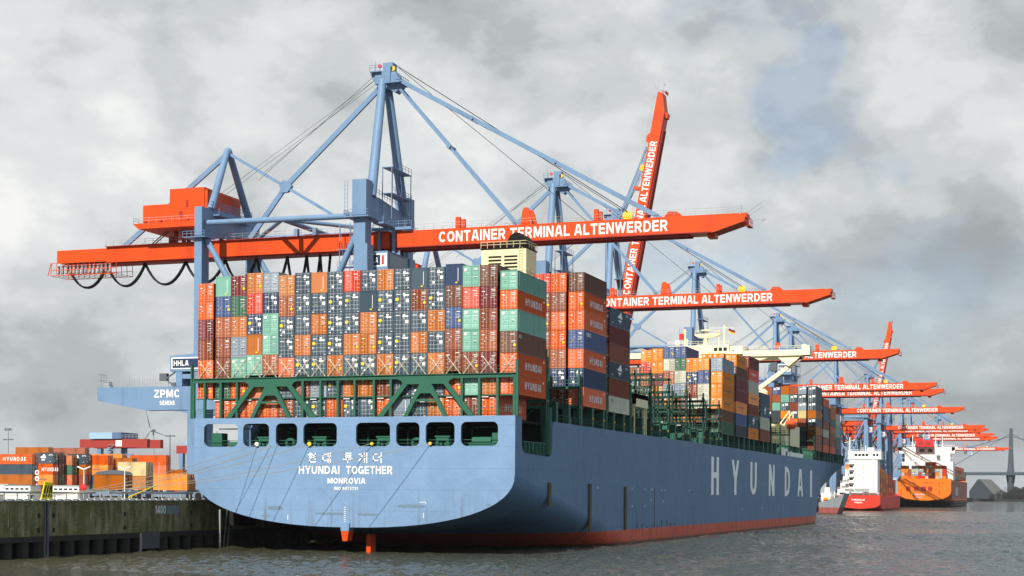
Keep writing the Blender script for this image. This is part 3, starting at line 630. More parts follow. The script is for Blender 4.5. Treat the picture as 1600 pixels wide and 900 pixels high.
for y, n_ in ((71, 4), (84.5, 4), (98.6, 4), (113.5, 4)):
    for k in range(n_):
        mb = MB(); mb.box(13 + k * 3, y - .12, 20.6 + (k % 2), 13.9 + k * 3, y - .02, 20.75 + (k % 2)); mb.build('strip_light', M['white'], ship)
mb = MB()
for y in range(34, 128, 6):
    mb.ball((23.9, y + 2.2, 19.9), .22, 6)
mb.build('deck_lamp', M['yellow'], ship)
for y in (144.0, 158.8, 173.6, 275.6, 290.5, 305): bridge(y, 26.5, lev=(21.5, 24.4))
# stern lashing structure: posts, cross beam, two open trusses
mb = MB(); y0, y1 = -.78, -.35
for x in (-24.5, -22.7, -20.1, -17.5, -7.15, -4.4, -1.75, .8, 3.7, 6.2, 16.6, 19.1, 21.7, 24.05): mb = MB(); mb.box(x - .17, y0, 18.66, x + .17, y1 - .1, 23.9); mb.build('post', M['green'], ship)
mb = MB(); mb.box(-24.75, y0 + .02, 18.66, -24.7 + .02, y1, 26.2); mb.box(-25.0, y0 + .02, 18.66, -24.7, y1, 26.2); mb.build('end_post', M['green'], ship)
mb = MB(); mb.box(24.25, y0 + .02, 18.66, 24.6, y1, 26.1); mb.build('end_post', M['green'], ship)
mb = MB(); mb.box(-24.6, y0 - .02, 23.72, 24.3, y1, 24.32); mb.build('cross_beam', M['green'], ship)
for cx in (-12.15, 11.35):
    mb = MB(); out = [(-7.1, 18.66), (-6.2, 18.66), (-2.6, 23.0), (-.9, 23.0), (-3.2, 18.66), (-2.6, 18.66), (-1.15, 21.3), (-.75, 21.75), (.75, 21.75), (1.15, 21.3), (2.6, 18.66), (3.2, 18.66), (.9, 23.0), (2.6, 23.0), (6.2, 18.66), (7.1, 18.66), (3.35, 23.1), (3.6, 23.5), (4.2, 23.75), (4.2, 24.3), (-4.2, 24.3), (-4.2, 23.75), (-3.6, 23.5), (-3.35, 23.1)]
    plate(mb, [(cx + a, b) for a, b in out], [], 'y', y0 - .06, y1 - .06)
    mb.box(cx - 2, y0, 20.65, cx + 2, y1 - .1, 20.95); mb.build('truss', M['green'], ship)
mb = MB()
for z in (21.45,): mb.box(-24.3, -.3, z - .1, 24.2, .0 - .08, z + .05)
mb.rail((-24.2, -.6, 18.9), (24, -.6, 18.9), .8, 2.0, .04); mb.rail((-24.2, -.9, 24.3), (24.2, -.9, 24.3), 1.0, 1.25, .04)
mb.box(-24.4, -1.0, 24.22, 24.3, y0 - .03, 24.31)
mb.build('walkway', M['green'], ship)
mb = MB()
for i in range(9): x = -21.5 + i * 5.1; mb.box(x, -.28, 21.15, x + .95, -.2, 21.25)
mb.build('strip_light', M['white'], ship)
# funnel, casing
fn = MB(); fn.box(-4.55, 62, 18.6, 3.8, 67.6, 51.2); fo = fn.build('funnel', M['cream'], ship)
fl = MB()
for x0, x1 in ((-3.2, -.8), (-.25, 2.2)):
    for i in range(9): fl.box(x0, 61.93, 50.0 - i * .62 - .28, x1, 61.99, 50.0 - i * .62)
fl.build('louvre', M['soot'], fo)
fl = MB()
for x in (2.6, 3.1): fl.tube((x, 61.85, 36), (x, 61.85, 51.4), .05, n=4)
for k in range(30): fl.beam((2.6, 61.85, 36.4 + k * .5), (3.1, 61.85, 36.4 + k * .5), .05, .05)
fl.rail((-4.6, 61.9, 51.4), (3.9, 61.9, 51.4), 1.1, 1.2, .07); fl.rail((3.9, 61.9, 51.4), (3.9, 67.6, 51.4), 1.1, 1.2, .07); fl.build('ladder_and_rail', M['cream'], fo)
fl = MB()
for z in (42.0, 44.7, 47.2): fl.box(-4.58, 61.95, z, 3.83, 62.0, z + .08); fl.box(3.8, 62, z, 3.86, 67.6, z + .08)
fl.box(3.8, 63.4, 46.0, 3.9, 64.3, 47.9); fl.build('plate_seam', paint('cream_seam', (.5, .44, .26), .6, .3), fo)
fl = MB(); fl.box(-4.7, 61.9, 51.2, 3.95, 67.75, 51.4); fl.build('funnel_top', M['soot'], fo)
fl = MB(); prof = [(-.1, 51.4), (.1, 52.6), (.7, 53.6), (1.5, 54.1), (2.4, 54.0), (3.3, 53.2), (3.7, 52.0), (3.8, 51.4)]
fl.prism(prof, 'y', 62.4, 67.2); fl.tube((-1.4, 64, 51.4), (-1.4, 64, 52.6), .45); fl.tube((-2.8, 64.5, 51.4), (-2.8, 64.5, 52.3), .4); fl.tube((-2.1, 63.5, 51.4), (-2.1, 63.5, 52.0), .3)
fl.build('exhaust_hood', M['soot'], fo, smooth=True)
mb = MB(); mb.box(-10, 60, 18.6, 10, 74, 38); mb.build('engine_casing', M['cream'], ship)
mb = MB(); mb.box(20.5, 60.2, 24.6, 24.2, 68.5, 25.4); mb.box(23.6, 60.2, 23.2, 24.2, 68.5, 25.4); mb.box(20.5, 60.2, 23.6, 24.2, 60.7, 25.4)
for y in (60.4, 66.8, 68.2): mb.box(23.6, y, 18.6, 24.0, y + .35, 23.7)
mb.rail((24.1, 60.2, 25.4), (24.1, 68.5, 25.4), 1.3, 1.4, .1); mb.rail((20.6, 60.2, 25.4), (24.1, 60.2, 25.4), 1.3, 1.4, .1)
mb.build('side_platform', M['cream'], ship)
# bridge house
hz = MB(); hz.box(-13.3, 234, 30, 4.1, 246, 50.2); hz.box(4.1, 235.5, 30, 7.7, 246, 49.9); hz.box(-9, 236, 18.6, 9, 246, 30)
hz.box(-26.3, 235, 46.9, 26.3, 239, 48.5); hz.rail((7.7, 235, 48.5), (26.3, 235, 48.5), 1.1, 2, .08); hz.rail((-13.3, 234, 50.2), (4.1, 234, 50.2), 1.1, 2, .08)
hz.box(24.2, 234.8, 48.5, 26.3, 239.2, 49.6)
hz.beam((12, 237, 38), (24, 237, 46.6), 1.2, 1.1); hz.beam((8, 237, 46.3), (24, 237, 46.3), 1.2, .9, w1=1.2, h1=.8)
hz.box(-13.5, 233.8, 47.6, 7.9, 246, 47.75); hz.box(-13.5, 233.8, 44.4, 7.9, 246, 44.55); hz.prism([(24.2, 46.9), (26.4, 46.9), (26.4, 48.6), (25.2, 49.9), (24.2, 49.9)], 'y', 234.6, 239.4); hz.prism([(9.5, 46.9), (9.5, 45.2), (14, 46.2), (16, 46.9)], 'y', 235.6, 238.4); hz.prism([(17, 46.9), (20.5, 44.0), (23.5, 46.4), (24.2, 46.9)], 'y', 235.6, 238.4)
ho = hz.build('bridge_house', paint('warm_cream_paint', (0.82, 0.76, 0.53), .5, .2, .4), ship)
mb = MB()
for x in (-.1, 1.25, 2.6): mb.box(x, 233.9, 48.55, x + .95, 233.97, 49.45)
for x in (4.7,): mb.box(x, 235.4, 47.9, x + .6, 235.47, 48.8)
mb.build('window', M['glass'], ho)
mb = MB(); mb.box(-5.5, 236, 50.2, -2.6, 239, 50.6); mb.tube((-3.2, 237, 50.2), (-3.2, 237, 53.4), .75, .45, 8); mb.prism([(-6.2, 53.2), (-4.6, 52.5), (-1.8, 52.5), (1.2, 53.3), (1.2, 53.7), (-6.2, 53.7)], 'y', 236.4, 237.6)
mb.rail((-6, 236.4, 53.7), (1, 236.4, 53.7), .9, 1.2, .08); mb.tube((.6, 237, 50.2), (.6, 237, 54.6), .22); mb.box(-4.2, 236, 54.4, -1.6, 236.4, 54.8); mb.tube((-3, 237, 53.7), (-3, 237, 55), .2)
mb.build('radar_mast', M['cream'], ho)
for x, zt in ((-9.1, 55.2), (2.2, 55.9), (-8.6, 52.4)):
    mb = MB(); mb.tube((x, 237, 50.2), (x, 237, zt), .28, n=8); mb.beam((x - .7, 237, zt - .6), (x + .7, 237, zt - .6), .12, .12); mb.beam((x - .5, 237, zt - 1.4), (x + .5, 237, zt - 1.4), .12, .12); mb.build('signal_mast', M['cream'], ho)
mb = MB(); mb.beam((-2, 236.8, 55.3), (5.2, 236.8, 55.1), .1, .1); mb.build('yard', M['white'], ho)
mb = MB(); mb.ball((-11.2, 237, 51.3), .85, 12); mb.tube((-11.2, 237, 50.2), (-11.2, 237, 50.8), .3); mb.build('radome', M['white'], ho, smooth=True)
mb = MB(); mb.box(-10.7, 236.5, 52.2, -9.5, 237.3, 53.9); mb.build('red_lamp_box', M['bright_red'], ho)
mb = MB(); mb.box(9.5, 222, 18.6, 22, 246, 27.5); mb.box(12, 205, 18.6, 20, 222, 22.5); mb.build('side_house', M['cream'], ship)
mb = MB(); mb.box(21, 205, 18.6, 24, 214, 20.5); mb.box(19, 212, 18.6, 24, 240, 19.8); mb.build('deck_locker', M['shipwhite'], ship)
mb = MB(); mb.tube((21.5, 192, 18.6), (21.5, 192, 33.2), .5, n=8); mb.ball((21.5, 192, 33.6), 1.3, 10); mb.beam((21.5, 192, 32.5), (18.5, 189, 36.2), .7, .7); mb.box(20.4, 191, 31.0, 22.7, 193.3, 33); mb.build('provision_crane', M['cream'], ship)
mb = MB(); mb.tube((18.2, 188.9, 34.0), (20.2, 190.8, 34.3), .45, n=8); mb.ball((19.0, 190.2, 31.8), .6, 8); mb.build('crane_hook_block', M['yellow'], ship)
lb = thing('lifeboat', 'orange red lifeboat on the starboard side of the blue ship near its bow', 'lifeboat', (22.6, 228, 27.6))
mb = MB(); mb.ball((0, 0, 0), 1.0, 12, sq=(1.5, 4.2, 1.45)); mb.build('boat_hull', paint('lifeboat_orange', (0.75, 0.10, 0.02), .4, .1), lb, smooth=True)
mb = MB(); mb.ball((0, -.6, .9), 1.0, 10, sq=(1.0, 2.2, .9)); mb.build('canopy', paint('lifeboat_orange', (0.75, 0.10, 0.02), .4, .1), lb, smooth=True)
mb = MB(); mb.beam((0, -2.9, 3.5), (0, -2.9, .5), .2, .2); mb.beam((0, 2.9, 3.5), (0, 2.9, .5), .2, .2); mb.beam((-2.5, -2.9, 0), (0, -2.9, 3.5), .3, .3); mb.beam((-2.5, 2.9, 0), (0, 2.9, 3.5), .3, .3); mb.build('davit', M['cream'], lb)
fg = thing('flag', 'small black red and gold flag flying above the wheelhouse of the blue ship', 'flag', (3.4, 236.8, 54.3))
for i, (nm, m) in enumerate((('black_stripe', M['black']), ('red_stripe', M['bright_red']), ('gold_stripe', M['yellow']))):
    mb = MB(); vs = []; fs = []
    for k in range(7):
        x = k * .3; dz = -.12 * k + .08 * math.sin(k * 1.4); yy = .15 * math.sin(k * 1.3)
        for z in (.36 * (1 - i) + .36, .36 * (1 - i)): vs.append((x, yy, z + dz))
    for k in range(6): fs.append((2 * k, 2 * k + 1, 2 * k + 3, 2 * k + 2))
    mb.add(vs, fs); mb.build(nm, m, fg)
# lashing rods crossed over the containers that stand on the stern beam
pit = 2.517; GAP = 0.3225
def colx(c): return -17 * pit / 2 + (c - 2) * pit + (-GAP if c == 1 else GAP if c == 19 else 0)
for c in range(1, 20):
    x = colx(c); mb = MB()
    for a, b in ((x + .15, x + 2.28), (x + 2.28, x + .15)):
        for d in (0, .12): mb.tube((a + d, -.2, 24.35), (b + d, -.06, 26.95 + (.0 if d == 0 else -.1)), .028, n=5)
    mb.build('lashing_rod', paint('galvanised_rod', (0.62, 0.56, 0.42), .5, .2), ship)

# mooring ropes from the transom down to bollards on the quay
bol = None; BP = [(-26.9, -31.0), (-26.9, -34.5), (-26.9, -44.5), (-26.9, -20.0), (-26.9, -58)]
for i, (x, y) in enumerate(BP):
    t = thing('bollard', ['grey bollard on the quay edge behind the yellow striped sign', 'grey bollard on the quay edge just left of the yellow striped sign', 'grey bollard at the far left edge of the quay', 'grey bollard on the quay edge holding the steepest rope', 'grey bollard out beyond the left end of the white cabins'][i], 'bollard', (x, y, 7.0), group='mooring bollards on the quay')
    mb = MB(); mb.tube((0, 0, 0), (0, 0, .55), .28, .22); mb.tube((0, 0, .55), (0, 0, .75), .4, .36); mb.build('post', M['dgrey'], t)
def rope(p, q, sag, label, r=.038):
    p = Vector(p); q = Vector(q); pts = [p.lerp(q, i / 14) - Vector((0, 0, sag * 4 * (i / 14) * (1 - i / 14))) for i in range(15)]
    mb = MB(); mb.path(pts, r, 6); return tag(mb.build('mooring_rope', M['rope'], None), label, 'rope', 'mooring ropes from the stern to the quay')
rope((-14.1, -.85, 15.0), (-26.9, -31, 7.5), .8, 'pale rope from the second stern opening, steepest of the ropes to the yellow sign')
rope((-11.0, -.85, 14.8), (-26.9, -31, 7.4), .9, 'pale rope from the third stern opening to the quay')
rope((-5.9, -.85, 15.0), (-26.9, -34.5, 7.5), 1.1, 'pale rope from the fourth stern opening, marked by a yellow cover')
rope((3.6, -.85, 15.0), (-26.9, -34.5, 7.6), 1.3, 'pale rope from the fifth stern opening crossing above the ship name')
rope((12.2, -.85, 15.0), (-26.9, -44.5, 7.5), 1.5, 'long pale rope from the seventh stern opening, lowest across the stern')
rope((-12.0, -.85, 14.8), (-26.9, -20, 7.4), .4, 'short steep rope from the second stern opening to the quay edge')
for x, m, lab in ((-14.1, 'white', 'round white rope cover at the second stern opening'), (-5.9, 'yellow', 'round yellow rope cover at the fourth stern opening'), (3.6, 'yellow', 'small yellow rope cover at the fifth stern opening'), (12.2, 'yellow', 'yellow rope cover at the seventh stern opening')):
    mb = MB(); mb.tube((0, -.12, 0), (0, .12, 0), .3 if x < 0 else .22, n=14); mb.tube((0, -.16, 0), (0, .16, 0), .12, n=10)
    o = mb.build('rope_cover', M[m]); o.location = (x, -.98, 14.95); tag(o, lab, 'rope cover', 'rope covers on the stern')

# ---------------------------------------------------------------- shipping containers
CW = 2.438; L40 = 12.192; L20 = 6.058
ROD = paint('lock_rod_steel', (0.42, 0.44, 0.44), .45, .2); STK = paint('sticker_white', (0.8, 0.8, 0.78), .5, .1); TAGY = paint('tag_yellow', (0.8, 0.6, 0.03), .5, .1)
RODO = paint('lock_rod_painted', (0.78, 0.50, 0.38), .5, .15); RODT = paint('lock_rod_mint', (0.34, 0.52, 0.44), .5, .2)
_cm = {}
def end_wall(mb, yy, L, H):
    x = CW / 2; p = .13; q = min(yy, L - .07)
    mb.box(-x + p, q, 0, x - p, q + .07, .18); mb.box(-x + p, q, H - .12, x - p, q + .07, H)
    n = 9; st = (2 * x - 2 * p) / n; vs = []; fs = []
    for i in range(n):
        for dx, dy in ((0, 0), (st * .35, 0), (st * .5, .045), (st * .85, .045)): vs += [(-x + p + i * st + dx, yy + dy * (1 if yy < 1 else -1), .18), (-x + p + i * st + dx, yy + dy * (1 if yy < 1 else -1), H - .12)]
    vs += [(x - p, yy, .18), (x - p, yy, H - .12)]
    for i in range(len(vs) // 2 - 1): fs.append((2 * i, 2 * i + 1, 2 * i + 3, 2 * i + 2))
    mb.add(vs, fs)
def wall_mesh(h):
    k = ('w', h)
    if k not in _cm:
        mb = MB(); end_wall(mb, .03, 9, h - .045); mb.box(.55, .005, .5, .62, .02, h - .6, 1); mb.box(.2, .005, .25, .5, .02, .42, 2); _cm[k] = mb.mesh('end_wall')
    return _cm[k]
def body_mesh(L, h, plain):
    k = ('b', L, h, plain)
    if k in _cm: return _cm[k]
    mb = MB(); x = CW / 2; H = h - .045; p = .13
    for sx in (-1, 1):
        for y in (0, L - p): mb.box(sx * x, y, 0, sx * (x - p), y + p, H)
        mb.box(sx * x, p, 0, sx * (x - .05), L - p, .16); mb.box(sx * x, p, H - .09, sx * (x - .05), L - p, H)
        n = int((L - 2 * p) / .28); st = (L - 2 * p) / n; vs = []; fs = []
        for i in range(n):
            y = p + i * st
            for dy, dx in ((0, .015), (st * .3, .015), (st * .5, .055), (st * .8, .055)): vs += [(sx * (x - dx), y + dy, .16), (sx * (x - dx), y + dy, H - .09)]
        vs += [(sx * (x - .015), L - p, .16), (sx * (x - .015), L - p, H - .09)]
        for i in range(len(vs) // 2 - 1): fs.append((2 * i, 2 * i + 1, 2 * i + 3, 2 * i + 2))
        mb.add(vs, fs)
    mb.add([(-x + .01, .02, H - .03), (x - .01, .02, H - .03), (x - .01, L - .02, H - .03), (-x + .01, L - .02, H - .03)], [(0, 1, 2, 3)])
    mb.add([(-x + .01, .02, .06), (x - .01, .02, .06), (x - .01, L - .02, .06), (-x + .01, L - .02, .06)], [(0, 1, 2, 3)])
    end_wall(mb, L - .05, L, H)
    if not plain: mb.box(-x + p, 0.01, 0, x - p, .12, .14); mb.box(-x + p, 0.01, H - .12, x - p, .12, H)
    for sx in (-1, 1):
        for y in (-.012, L - .16):
            for z in (-.004, H - .12): mb.box(sx * (x + .012), y, z, sx * (x - .17), y + .172, z + .124)
    me = mb.mesh('container_body'); _cm[k] = me; return me
def door_mesh(h, side, style, var=0):
    k = ('d', h, side, style, var)
    if k in _cm: return _cm[k]
    mb = MB(); H = h - .045; r = random.Random(side + style * 5 + var * 77); J = lambda: r.uniform(-.06, .06); keep = lambda q: r.random() < q
    z0, z1 = .16, H - .14; a, b = (-1.08, -.012) if side == 0 else (.012, 1.08)
    mb.box(a, .05, z0, b, .09, z1)
    n = 5 if style != 2 else 4
    for i in range(n):                       # the raised bands of the pressed door leaf
        zz = z0 + .1 + i * (z1 - z0 - .1) / n; mb.prism([(.02, zz + .03), (.0495, zz - .02), (.0495, zz + (z1 - z0) / n - .13), (.005, zz + (z1 - z0) / n - .22)], 'x', a + .09, b - .09)
    mb.box(a, .02, z0, a + .06, .05, z1); mb.box(b - .06, .02, z0, b, .05, z1)
    for i in (.30, .72):                     # lock rods with handles and cams
        x = a + (b - a) * i; rr = .03 if style == 1 else .024
        mb.tube((x, -.005, .06), (x, -.005, H - .05), rr, n=6, mi=1)
        for z in (.08, H * .3, H * .62, H - .12): mb.box(x - .05, -.012, z, x + .05, .03, z + .06, 1)
        mb.box(x, -.02, H * .42, x + .34 * (1 if i < .5 else -1), -.008, H * .42 + .05, 1)
    def mark(x0, z0_, x1, z1_, mi, q=.85):
        if keep(q): dx, dz = J(), J(); mb.box(x0 + dx, -.031, z0_ + dz, x1 + dx, -.026, z1_ + dz, mi)
    if style != 2:  # full-width pale strips paint the light caught by ribs; short ones are hinge straps
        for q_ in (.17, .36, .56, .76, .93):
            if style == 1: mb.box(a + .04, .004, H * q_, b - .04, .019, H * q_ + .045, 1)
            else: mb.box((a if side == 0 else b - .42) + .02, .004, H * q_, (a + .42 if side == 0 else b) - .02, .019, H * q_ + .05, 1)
    if style == 1:      # many white stickers
        if side == 0:
            mark(a + .15, H - .62, a + .75, H - .54, 2); mark(a + .06, H * .5, a + .5, H * .5 + .4, 3, .9); mark(a + .12, H * .3, a + .26, H * .3 + .26, 2, .7); mark(a + .1, .14, a + .4, .24, 2, .6)
            mark(a + .5, H * .2, a + .85, H * .2 + .3, 2, .25)
        else:
            mark(a + .08, H - .62, a + .44, H - .4, 2, 1); mark(a + .12, H - .84, a + .94, H - .64, 2, 1); mark(a + .12, H - 1.05, a + .4, H - .97, 2, .6); mark(a + .54, H - 1.66, a + .98, H - 1.22, 2, .9)
            mark(b - .22, .12, b - .06, .22, 2, .6); mark(a + .1, H - 1.7, a + .4, H - 1.35, 2, .25)
    elif style == 2:    # mint: few marks
        if side == 0: mark(a + .14, H - .72, a + .5, H - .34, 2, .9)
        else:
            for z in (H - .5, H - .62, H - .95, H - 1.5): mark(a + .35, z, a + .9, z + .07, 2, .7)
    else:
        if side == 0: mark(a + .14, H - .72, a + .5, H - .6, 2); mark(a + .5, H * .45, a + .62, H * .45 + .12, 2 if style == 0 else 3); mark(a + .2, H * .2, a + .36, H * .2 + .2, 2, .4); mark(a + .62, H * .6, a + .9, H * .6 + .06, 2, .4)
        else:
            for i, z in enumerate((H - .5, H - .68, H - 1.0, H - 1.25, H - 1.5)): mark(a + .3 + .12 * (i % 2), z, a + .9, z + (.09 if i < 2 else .05), 2, .8)
            if style == 3: mark(a + .62, H * .28, a + .95, H * .28 + .34, 3, .8)
    me = mb.mesh('door_leaf'); _cm[k] = me; return me
_cc = {}
def mesh_for(me, mats, key):
    if key in _cc: return _cc[key]
    m2 = me.copy()
    for m in mats: m2.materials.append(m)
    bm = bmesh.new(); bm.from_mesh(m2); bmesh.ops.recalc_face_normals(bm, faces=bm.faces); bm.to_mesh(m2); bm.free()
    _cc[key] = m2; return m2
EAGLE = [[(-.9, .15), (-.1, .05), (.35, .75), (.1, .75), (-.35, .4)], [(-.1, .05), (.7, .05), (.35, .75)], [(-.6, -.1), (.55, -.1), (.25, -.3), (-.35, -.3)]]
NB = {'n': 0}
def container(loc, h, col, label, group, L=L40, plain=False, text=None, rz=0.0, side=1):
    t = thing('shipping_container', label, 'container', loc, rz, group); NB['n'] += 1
    o = bpy.data.objects.new('body', mesh_for(body_mesh(L, h, plain), [cmat(col)], ('b', L, h, plain, col))); C.objects.link(o); o.parent = t
    if plain:
        o = bpy.data.objects.new('end_wall', mesh_for(wall_mesh(h), [cmat(col), STK, TAGY], ('w', h, col))); C.objects.link(o); o.parent = t
    else:
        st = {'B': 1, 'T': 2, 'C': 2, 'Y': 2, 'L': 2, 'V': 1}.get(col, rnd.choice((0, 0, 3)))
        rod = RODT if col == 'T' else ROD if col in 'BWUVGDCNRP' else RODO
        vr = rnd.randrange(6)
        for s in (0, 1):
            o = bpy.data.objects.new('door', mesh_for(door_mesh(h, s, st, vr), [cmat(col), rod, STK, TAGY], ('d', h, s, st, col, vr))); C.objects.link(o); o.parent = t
    if text:
        key = ('t', text, L, h, side)
        if key not in _cc:
            mb = MB(); X = side * (CW / 2 + .004); u = (0, side, 0)
            def o_(y, z): return (X, y if side > 0 else L - y, z)
            k = L / L40
            if text == 'HYUNDAI':
                for i, chh in enumerate(text): mb.text(chh, o_((3.3 + i * 1.08) * (.55 + .45 * k), .82), u, (0, 0, 1), (.28 if chh == 'I' else .74) * (.55 + .45 * k), 1.0, bold=.05)
                mb.box(X - .001, 10.9 * k, h - .6, X + .001, 11.4 * k, h - .35)
            elif text == 'EAGLE':
                for poly in EAGLE:
                    q = [(X, (L * .5 + a * (1.9 if L > 7 else 1.25) * side), h * .5 + b * 1.5) for a, b in poly]; mb.add(q, [tuple(range(len(q)))])
                mb.text('APL', o_(L * .5 - .55, h * .5 - .75), u, (0, 0, 1), 1.0, .4); mb.text('APL', o_(L * .78, h - .75), u, (0, 0, 1), 1.5, .38); mb.box(X - .001, min(L * .1, L * .16), .5, X + .001, L * .16, .62)
            elif text == 'STRIP':
                for i in range(11): mb.box(X - .002, .55, .5 + i * .17, X + .002, .8, .6 + i * .17)
            elif text == 'SBC': mb.text('SBC', o_(1.2, h - .95), u, (0, 0, 1), 2.6, .6)
            elif text == 'OL': mb.text('OL', o_(1.2, h - 1.0), u, (0, 0, 1), 1.6, .6)
            elif text == 'MARK': mb.text('K2', o_(.8, h - .9), u, (0, 0, 1), .9, .5)
            else: mb.text(text, o_(L * .2, h * .42), u, (0, 0, 1), L * .5, .62)
            me = mb.mesh('lettering'); me.materials.append(M['duskred'] if text == 'OL' else M['dgrey'] if text in ('Hapag-Lloyd',) else M['white']); _cc[key] = me
        o = bpy.data.objects.new('lettering', _cc[key]); C.objects.link(o); o.parent = t
    return t
def heights(n, total):
    k = max(0, min(n, round((total - n * 2.591) / .305))); hs = [2.591] * n; idx = list(range(n)); rnd.shuffle(idx)
    for i in idx[:k]: hs[i] = 2.896
    return hs
def cx(c): return colx(c) + CW / 2

UP = {2: 'T! U S R R', 3: 'P G K W T', 4: 'K E V K! T', 5: 'W V T T S', 6: 'A S B B O', 7: 'B B B K B', 8: 'K! B K B B', 9: 'B B B B K', 10: 'E B B K B', 11: 'B B! K K B', 12: 'K B B B K',
      13: 'B B B B B', 14: 'B! R B K B', 15: 'B B K B K', 16: 'V! N U R R', 17: 'T E T T R', 18: 'N P R S P'}
LO = {2: 'G O', 3: 'O O', 4: 'O O', 5: 'K O', 6: 'B S', 7: 'R B', 8: 'W B', 9: 'B O', 10: 'K B', 11: 'K B', 12: 'R O', 13: 'B W!', 14: 'B B', 15: 'B K', 16: 'O O', 17: 'T R', 18: 'K O'}
def word(col, plain): return ('plain ' if plain and ' ' not in CC[col][1] else '') + CC[col][1]
for c in range(1, 20):
    off = {4: .3, 5: .3, 16: .32, 6: -.22, 7: .05}.get(c, 0)
    if c == 1: seq = 'O O P R O O'.split(); hs = [2.896, 2.591, 2.896, 2.896, 2.591, 2.591]; z = 21.53
    elif c == 19: seq = 'T O T N O O'.split(); hs = [2.591, 2.896, 2.896, 2.896, 2.591, 2.591]; z = 21.55
    else:
        seq = UP[c].split() + LO[c].split(); hs = [2.896] * 7; z = 18.62
        if c == 6: hs[0] = 2.591
    n = len(seq)
    for i in range(n):
        k = n - i; s = seq[k - 1]
        if c not in (1, 19) and i == 2: z = 24.415 + off
        tx = None
        if c == 19: tx = {1: 'STRIP', 2: 'HYUNDAI', 3: 'STRIP', 4: 'MARK', 5: 'HYUNDAI', 6: 'HYUNDAI'}[k]
        if c == 18 and k == n: tx = 'HYUNDAI'
        container((cx(c) + rnd.uniform(-.015, .015), rnd.uniform(-.03, .03), z), hs[i], s[0], '%s container %s from the top, %s stack from the left at the stern' % (word(s[0], '!' in s), ORD[k], ORD[c]),
                  'containers stacked at the stern of the blue ship', plain='!' in s, text=tx)
        z += hs[i]
def bay(y, base, top, data, where, grp, L=L40):
    for c, seq, tt, extra in data:
        seq = seq.split(); n = len(seq); tops = top + extra
        hs = heights(n, tops - base); z = base
        names = {19: 'outermost stack', 18: 'second stack from the outer side', 17: 'third stack from the outer side', 16: 'fourth stack from the outer side', 15: 'fifth stack from the outer side', 14: 'sixth stack from the outer side', 13: 'seventh stack from the outer side', 12: 'eighth stack from the outer side'}
        for i in range(n):
            k = n - i; s = seq[k - 1]; tx = tt.get(k)
            sp = {12: 'eighth', 13: 'seventh', 14: 'sixth', 15: 'fifth', 16: 'fourth', 17: 'third', 18: 'second'}
            st = 'outermost stack' if c == 19 else sp[c] + ' stack inboard'
            container((cx(c) + rnd.uniform(-.02, .02), y + rnd.uniform(-.04, .04), z), hs[i], s[0], '%s container %s from top, %s, %s' % (CC[s[0]][1], ORD[k], st, where), grp, plain='!' in s, text=tx, L=L20 if '2' in s else L)
            z += hs[i]
bay(30.2, 21.6, 42.1, [(19, 'N O O U O V O', {2: 'HYUNDAI', 3: 'HYUNDAI', 4: 'SBC', 5: 'HYUNDAI', 7: 'HYUNDAI'}, 0), (18, 'O R O O S V R', {}, 0), (17, 'E R R R R V R', {}, 0), (16, 'R R K R V R R', {}, 0)], 'second bay', 'containers in the second bay of the blue ship')
bay(44.3, 21.5, 38.3, [(19, 'B P R B R C', {1: 'EAGLE', 4: 'EAGLE', 6: 'OL'}, 0), (18, 'D2 R N R B R R', {}, 2.6)], 'third bay', 'containers in the third bay of the blue ship')
HL = 'Hapag-Lloyd'
bay(130.7, 21.3, 37.4, [(19, 'W Y Y Y N G', {2: HL, 3: HL, 4: HL}, 0), (18, 'Y U C C N D', {}, 0), (17, 'Y V R C Y N', {}, 0), (16, 'U G C W R Y D', {}, 2.5), (15, 'U C S W Y R D', {}, 2.5), (14, 'Y Y P Y N D R', {}, 2.3), (13, 'Y E S W R D N', {}, 1.1), (12, 'S W R D N', {}, -1.6)],
    'midship block', 'containers in the midship block of the blue ship')
bay(145.6, 21.3, 39.4, [(19, 'Y N P P Y U D', {1: HL, 5: HL}, 0), (18, 'Y R N P Y U D', {}, .3), (17, 'Y R N P Y U D', {}, .3)], 'second midship bay', 'containers behind the midship block')
bay(160, 21.3, 40.4, [(19, 'P E C Y R B Y', {2: 'HANJIN', 4: HL, 6: 'EAGLE', 7: HL}, 0), (18, 'P R N P Y U D', {}, 0)], 'third midship bay', 'containers behind the midship block')
bay(174.6, 21.3, 32.9, [(19, 'B B C R', {2: 'EAGLE'}, 0)], 'last bay before the bridge wing', 'containers behind the midship block')

